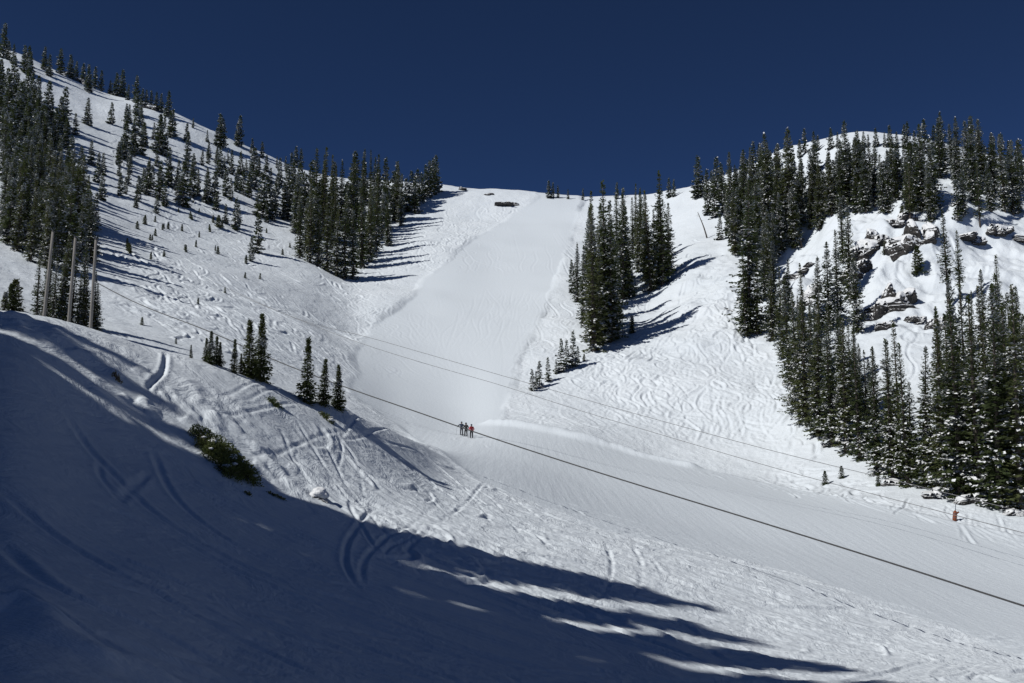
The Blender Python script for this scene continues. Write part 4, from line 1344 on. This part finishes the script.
def skier(px, py, label, jacket, sleeve, trousers, helmet, pose, face):
    b0 = cast(px, py, 100)
    o = empty('person', b0); tag(o, label, 'person', 'skiers standing on the piste')
    o.rotation_euler = (0, 0, face)
    k = 1.0
    lh, rh, le_, re_ = pose
    Vt = [(0, 0, .93), (0, .01, 1.15), (0, .0, 1.38), (0, -.01, 1.50), (0, -.03, 1.60), (0, -.03, 1.72),
          (-.2, 0, 1.42), le_, lh, (.2, 0, 1.42), re_, rh,
          (-.11, 0, .86), (-.14, -.08, .5), (-.14, .02, .1), (-.14, -.2, .05), (.11, 0, .86), (.14, -.08, .5), (.14, .02, .1), (.14, -.2, .05)]
    Ed = [(0, 1), (1, 2), (2, 3), (3, 4), (4, 5), (2, 6), (6, 7), (7, 8), (2, 9), (9, 10), (10, 11), (0, 12), (12, 13), (13, 14), (14, 15), (0, 16), (16, 17), (17, 18), (18, 19)]
    Rd = [(.19, .15), (.19, .14), (.2, .15), .075, (.09, .1), (.085, .1), .1, .075, .055, .1, .075, .055, .125, .095, .075, .07, .125, .095, .075, .07]

    def zone(c):
        if c[2] > 1.53: return 3
        if c[2] < .13: return 4
        if c[2] < .88 and abs(c[0]) < .3 and c[1] > -.45 and not (abs(c[0]) > .24): return 2
        return 1 if abs(c[0]) > .22 else 0
    link('body', skin_mesh('body', Vt, Ed, Rd, [jacket, sleeve, trousers, M_FACE, M_BLACK], zone), o)
    V, Fc = ICO3
    B = Builder(); W = V * np.array([.125, .145, .13]) + np.array([0, -.02, 1.70]); W[:, 2] = np.maximum(W[:, 2], 1.66 - .05 * (W[:, 1] > 0))
    B.add(W, t=Fc); link('helmet', B.mesh('helmet', [helmet], True), o)
    B = Builder(); B.tube([(-.08, -.135, 1.665), (0, -.165, 1.665), (.08, -.135, 1.665)], .038, 8); link('goggles', B.mesh('goggles', [M_BLACK], True), o)
    for s in (-.14, .14):
        B = Builder()
        ys_ = [-.95, -.85, -.7, 0, .6, .75]; zs_ = [.12, .045, .012, .008, .012, .035]
        Vs = []
        for yy, zz in zip(ys_, zs_):
            w = .05 if abs(yy) > .6 else .037
            Vs += [(s - w, yy, zz), (s + w, yy, zz), (s + w, yy, zz + .018), (s - w, yy, zz + .018)]
        q = []
        for i in range(5):
            for j in range(4): q.append((i * 4 + j, i * 4 + (j + 1) % 4, i * 4 + 4 + (j + 1) % 4, i * 4 + 4 + j))
        q += [(3, 2, 1, 0), (20, 21, 22, 23)]
        B.add(Vs, q); link('ski', B.mesh('ski', [M_SKI]), o)
    return o, b0


def ski_pole(o, b0, hand, foot, label):
    M = Matrix.Rotation(o.rotation_euler.z, 3, 'Z')
    h = np.array(M @ Vector(hand)) + b0; f = np.array(M @ Vector(foot)) + b0
    f[2] = float(hz(f[0], f[1]))
    p = empty('ski_pole', f); tag(p, label, 'ski pole', 'ski poles of the skiers')
    d = h - f
    B = Builder(); B.tube([(0, 0, 0), tuple(d * .88)], [.009, .012], 8); link('shaft', B.mesh('shaft', [M_SLATE], True), p)
    B = Builder(); B.tube([tuple(d * .86), tuple(d * 1.06)], [.02, .022], 8); link('grip', B.mesh('grip', [M_BLACK], True), p)
    B = Builder(); B.tube([tuple(d * .05), tuple(d * .06)], [.05, .045], 10); link('basket', B.mesh('basket', [M_BLACK]), p)


o1, b1 = skier(461.5, 435, 'skier in slate jacket and grey trousers with one arm stretched out', M_SLATE, M_SLATE, M_GREYP, M_GREYP,
               ((-.62, -.12, 1.18), (.3, -.22, 1.08), (-.42, -.02, 1.28), (.33, .02, 1.16)), R(15))
o2, b2 = skier(466, 436.2, 'skier all in black standing between two others', M_BLACK, M_BLACK, M_BLACK, M_BLACK,
               ((-.3, -.25, 1.08), (.32, -.12, .98), (-.34, .02, 1.17), (.33, .06, 1.18)), R(-20))
o3, b3 = skier(471.5, 438, 'skier in red sleeved jacket with black trousers, nearest the camera of three', plain('dark_red_cloth', (.24, .014, .022)), M_RED, M_BLACK, M_SLATE,
               ((-.3, -.22, .98), (.3, -.2, .96), (-.33, .05, 1.17), (.33, .06, 1.17)), R(200))
ski_pole(o1, b1, (-.62, -.12, 1.18), (-.8, -.2, 0), 'ski pole planted by the outstretched arm of the slate skier')
ski_pole(o2, b2, (.32, -.12, .98), (.42, -.3, 0), 'ski pole held by the skier in black')
ski_pole(o3, b3, (.3, -.2, .96), (.42, -.28, 0), 'ski pole held by the skier in red sleeves')
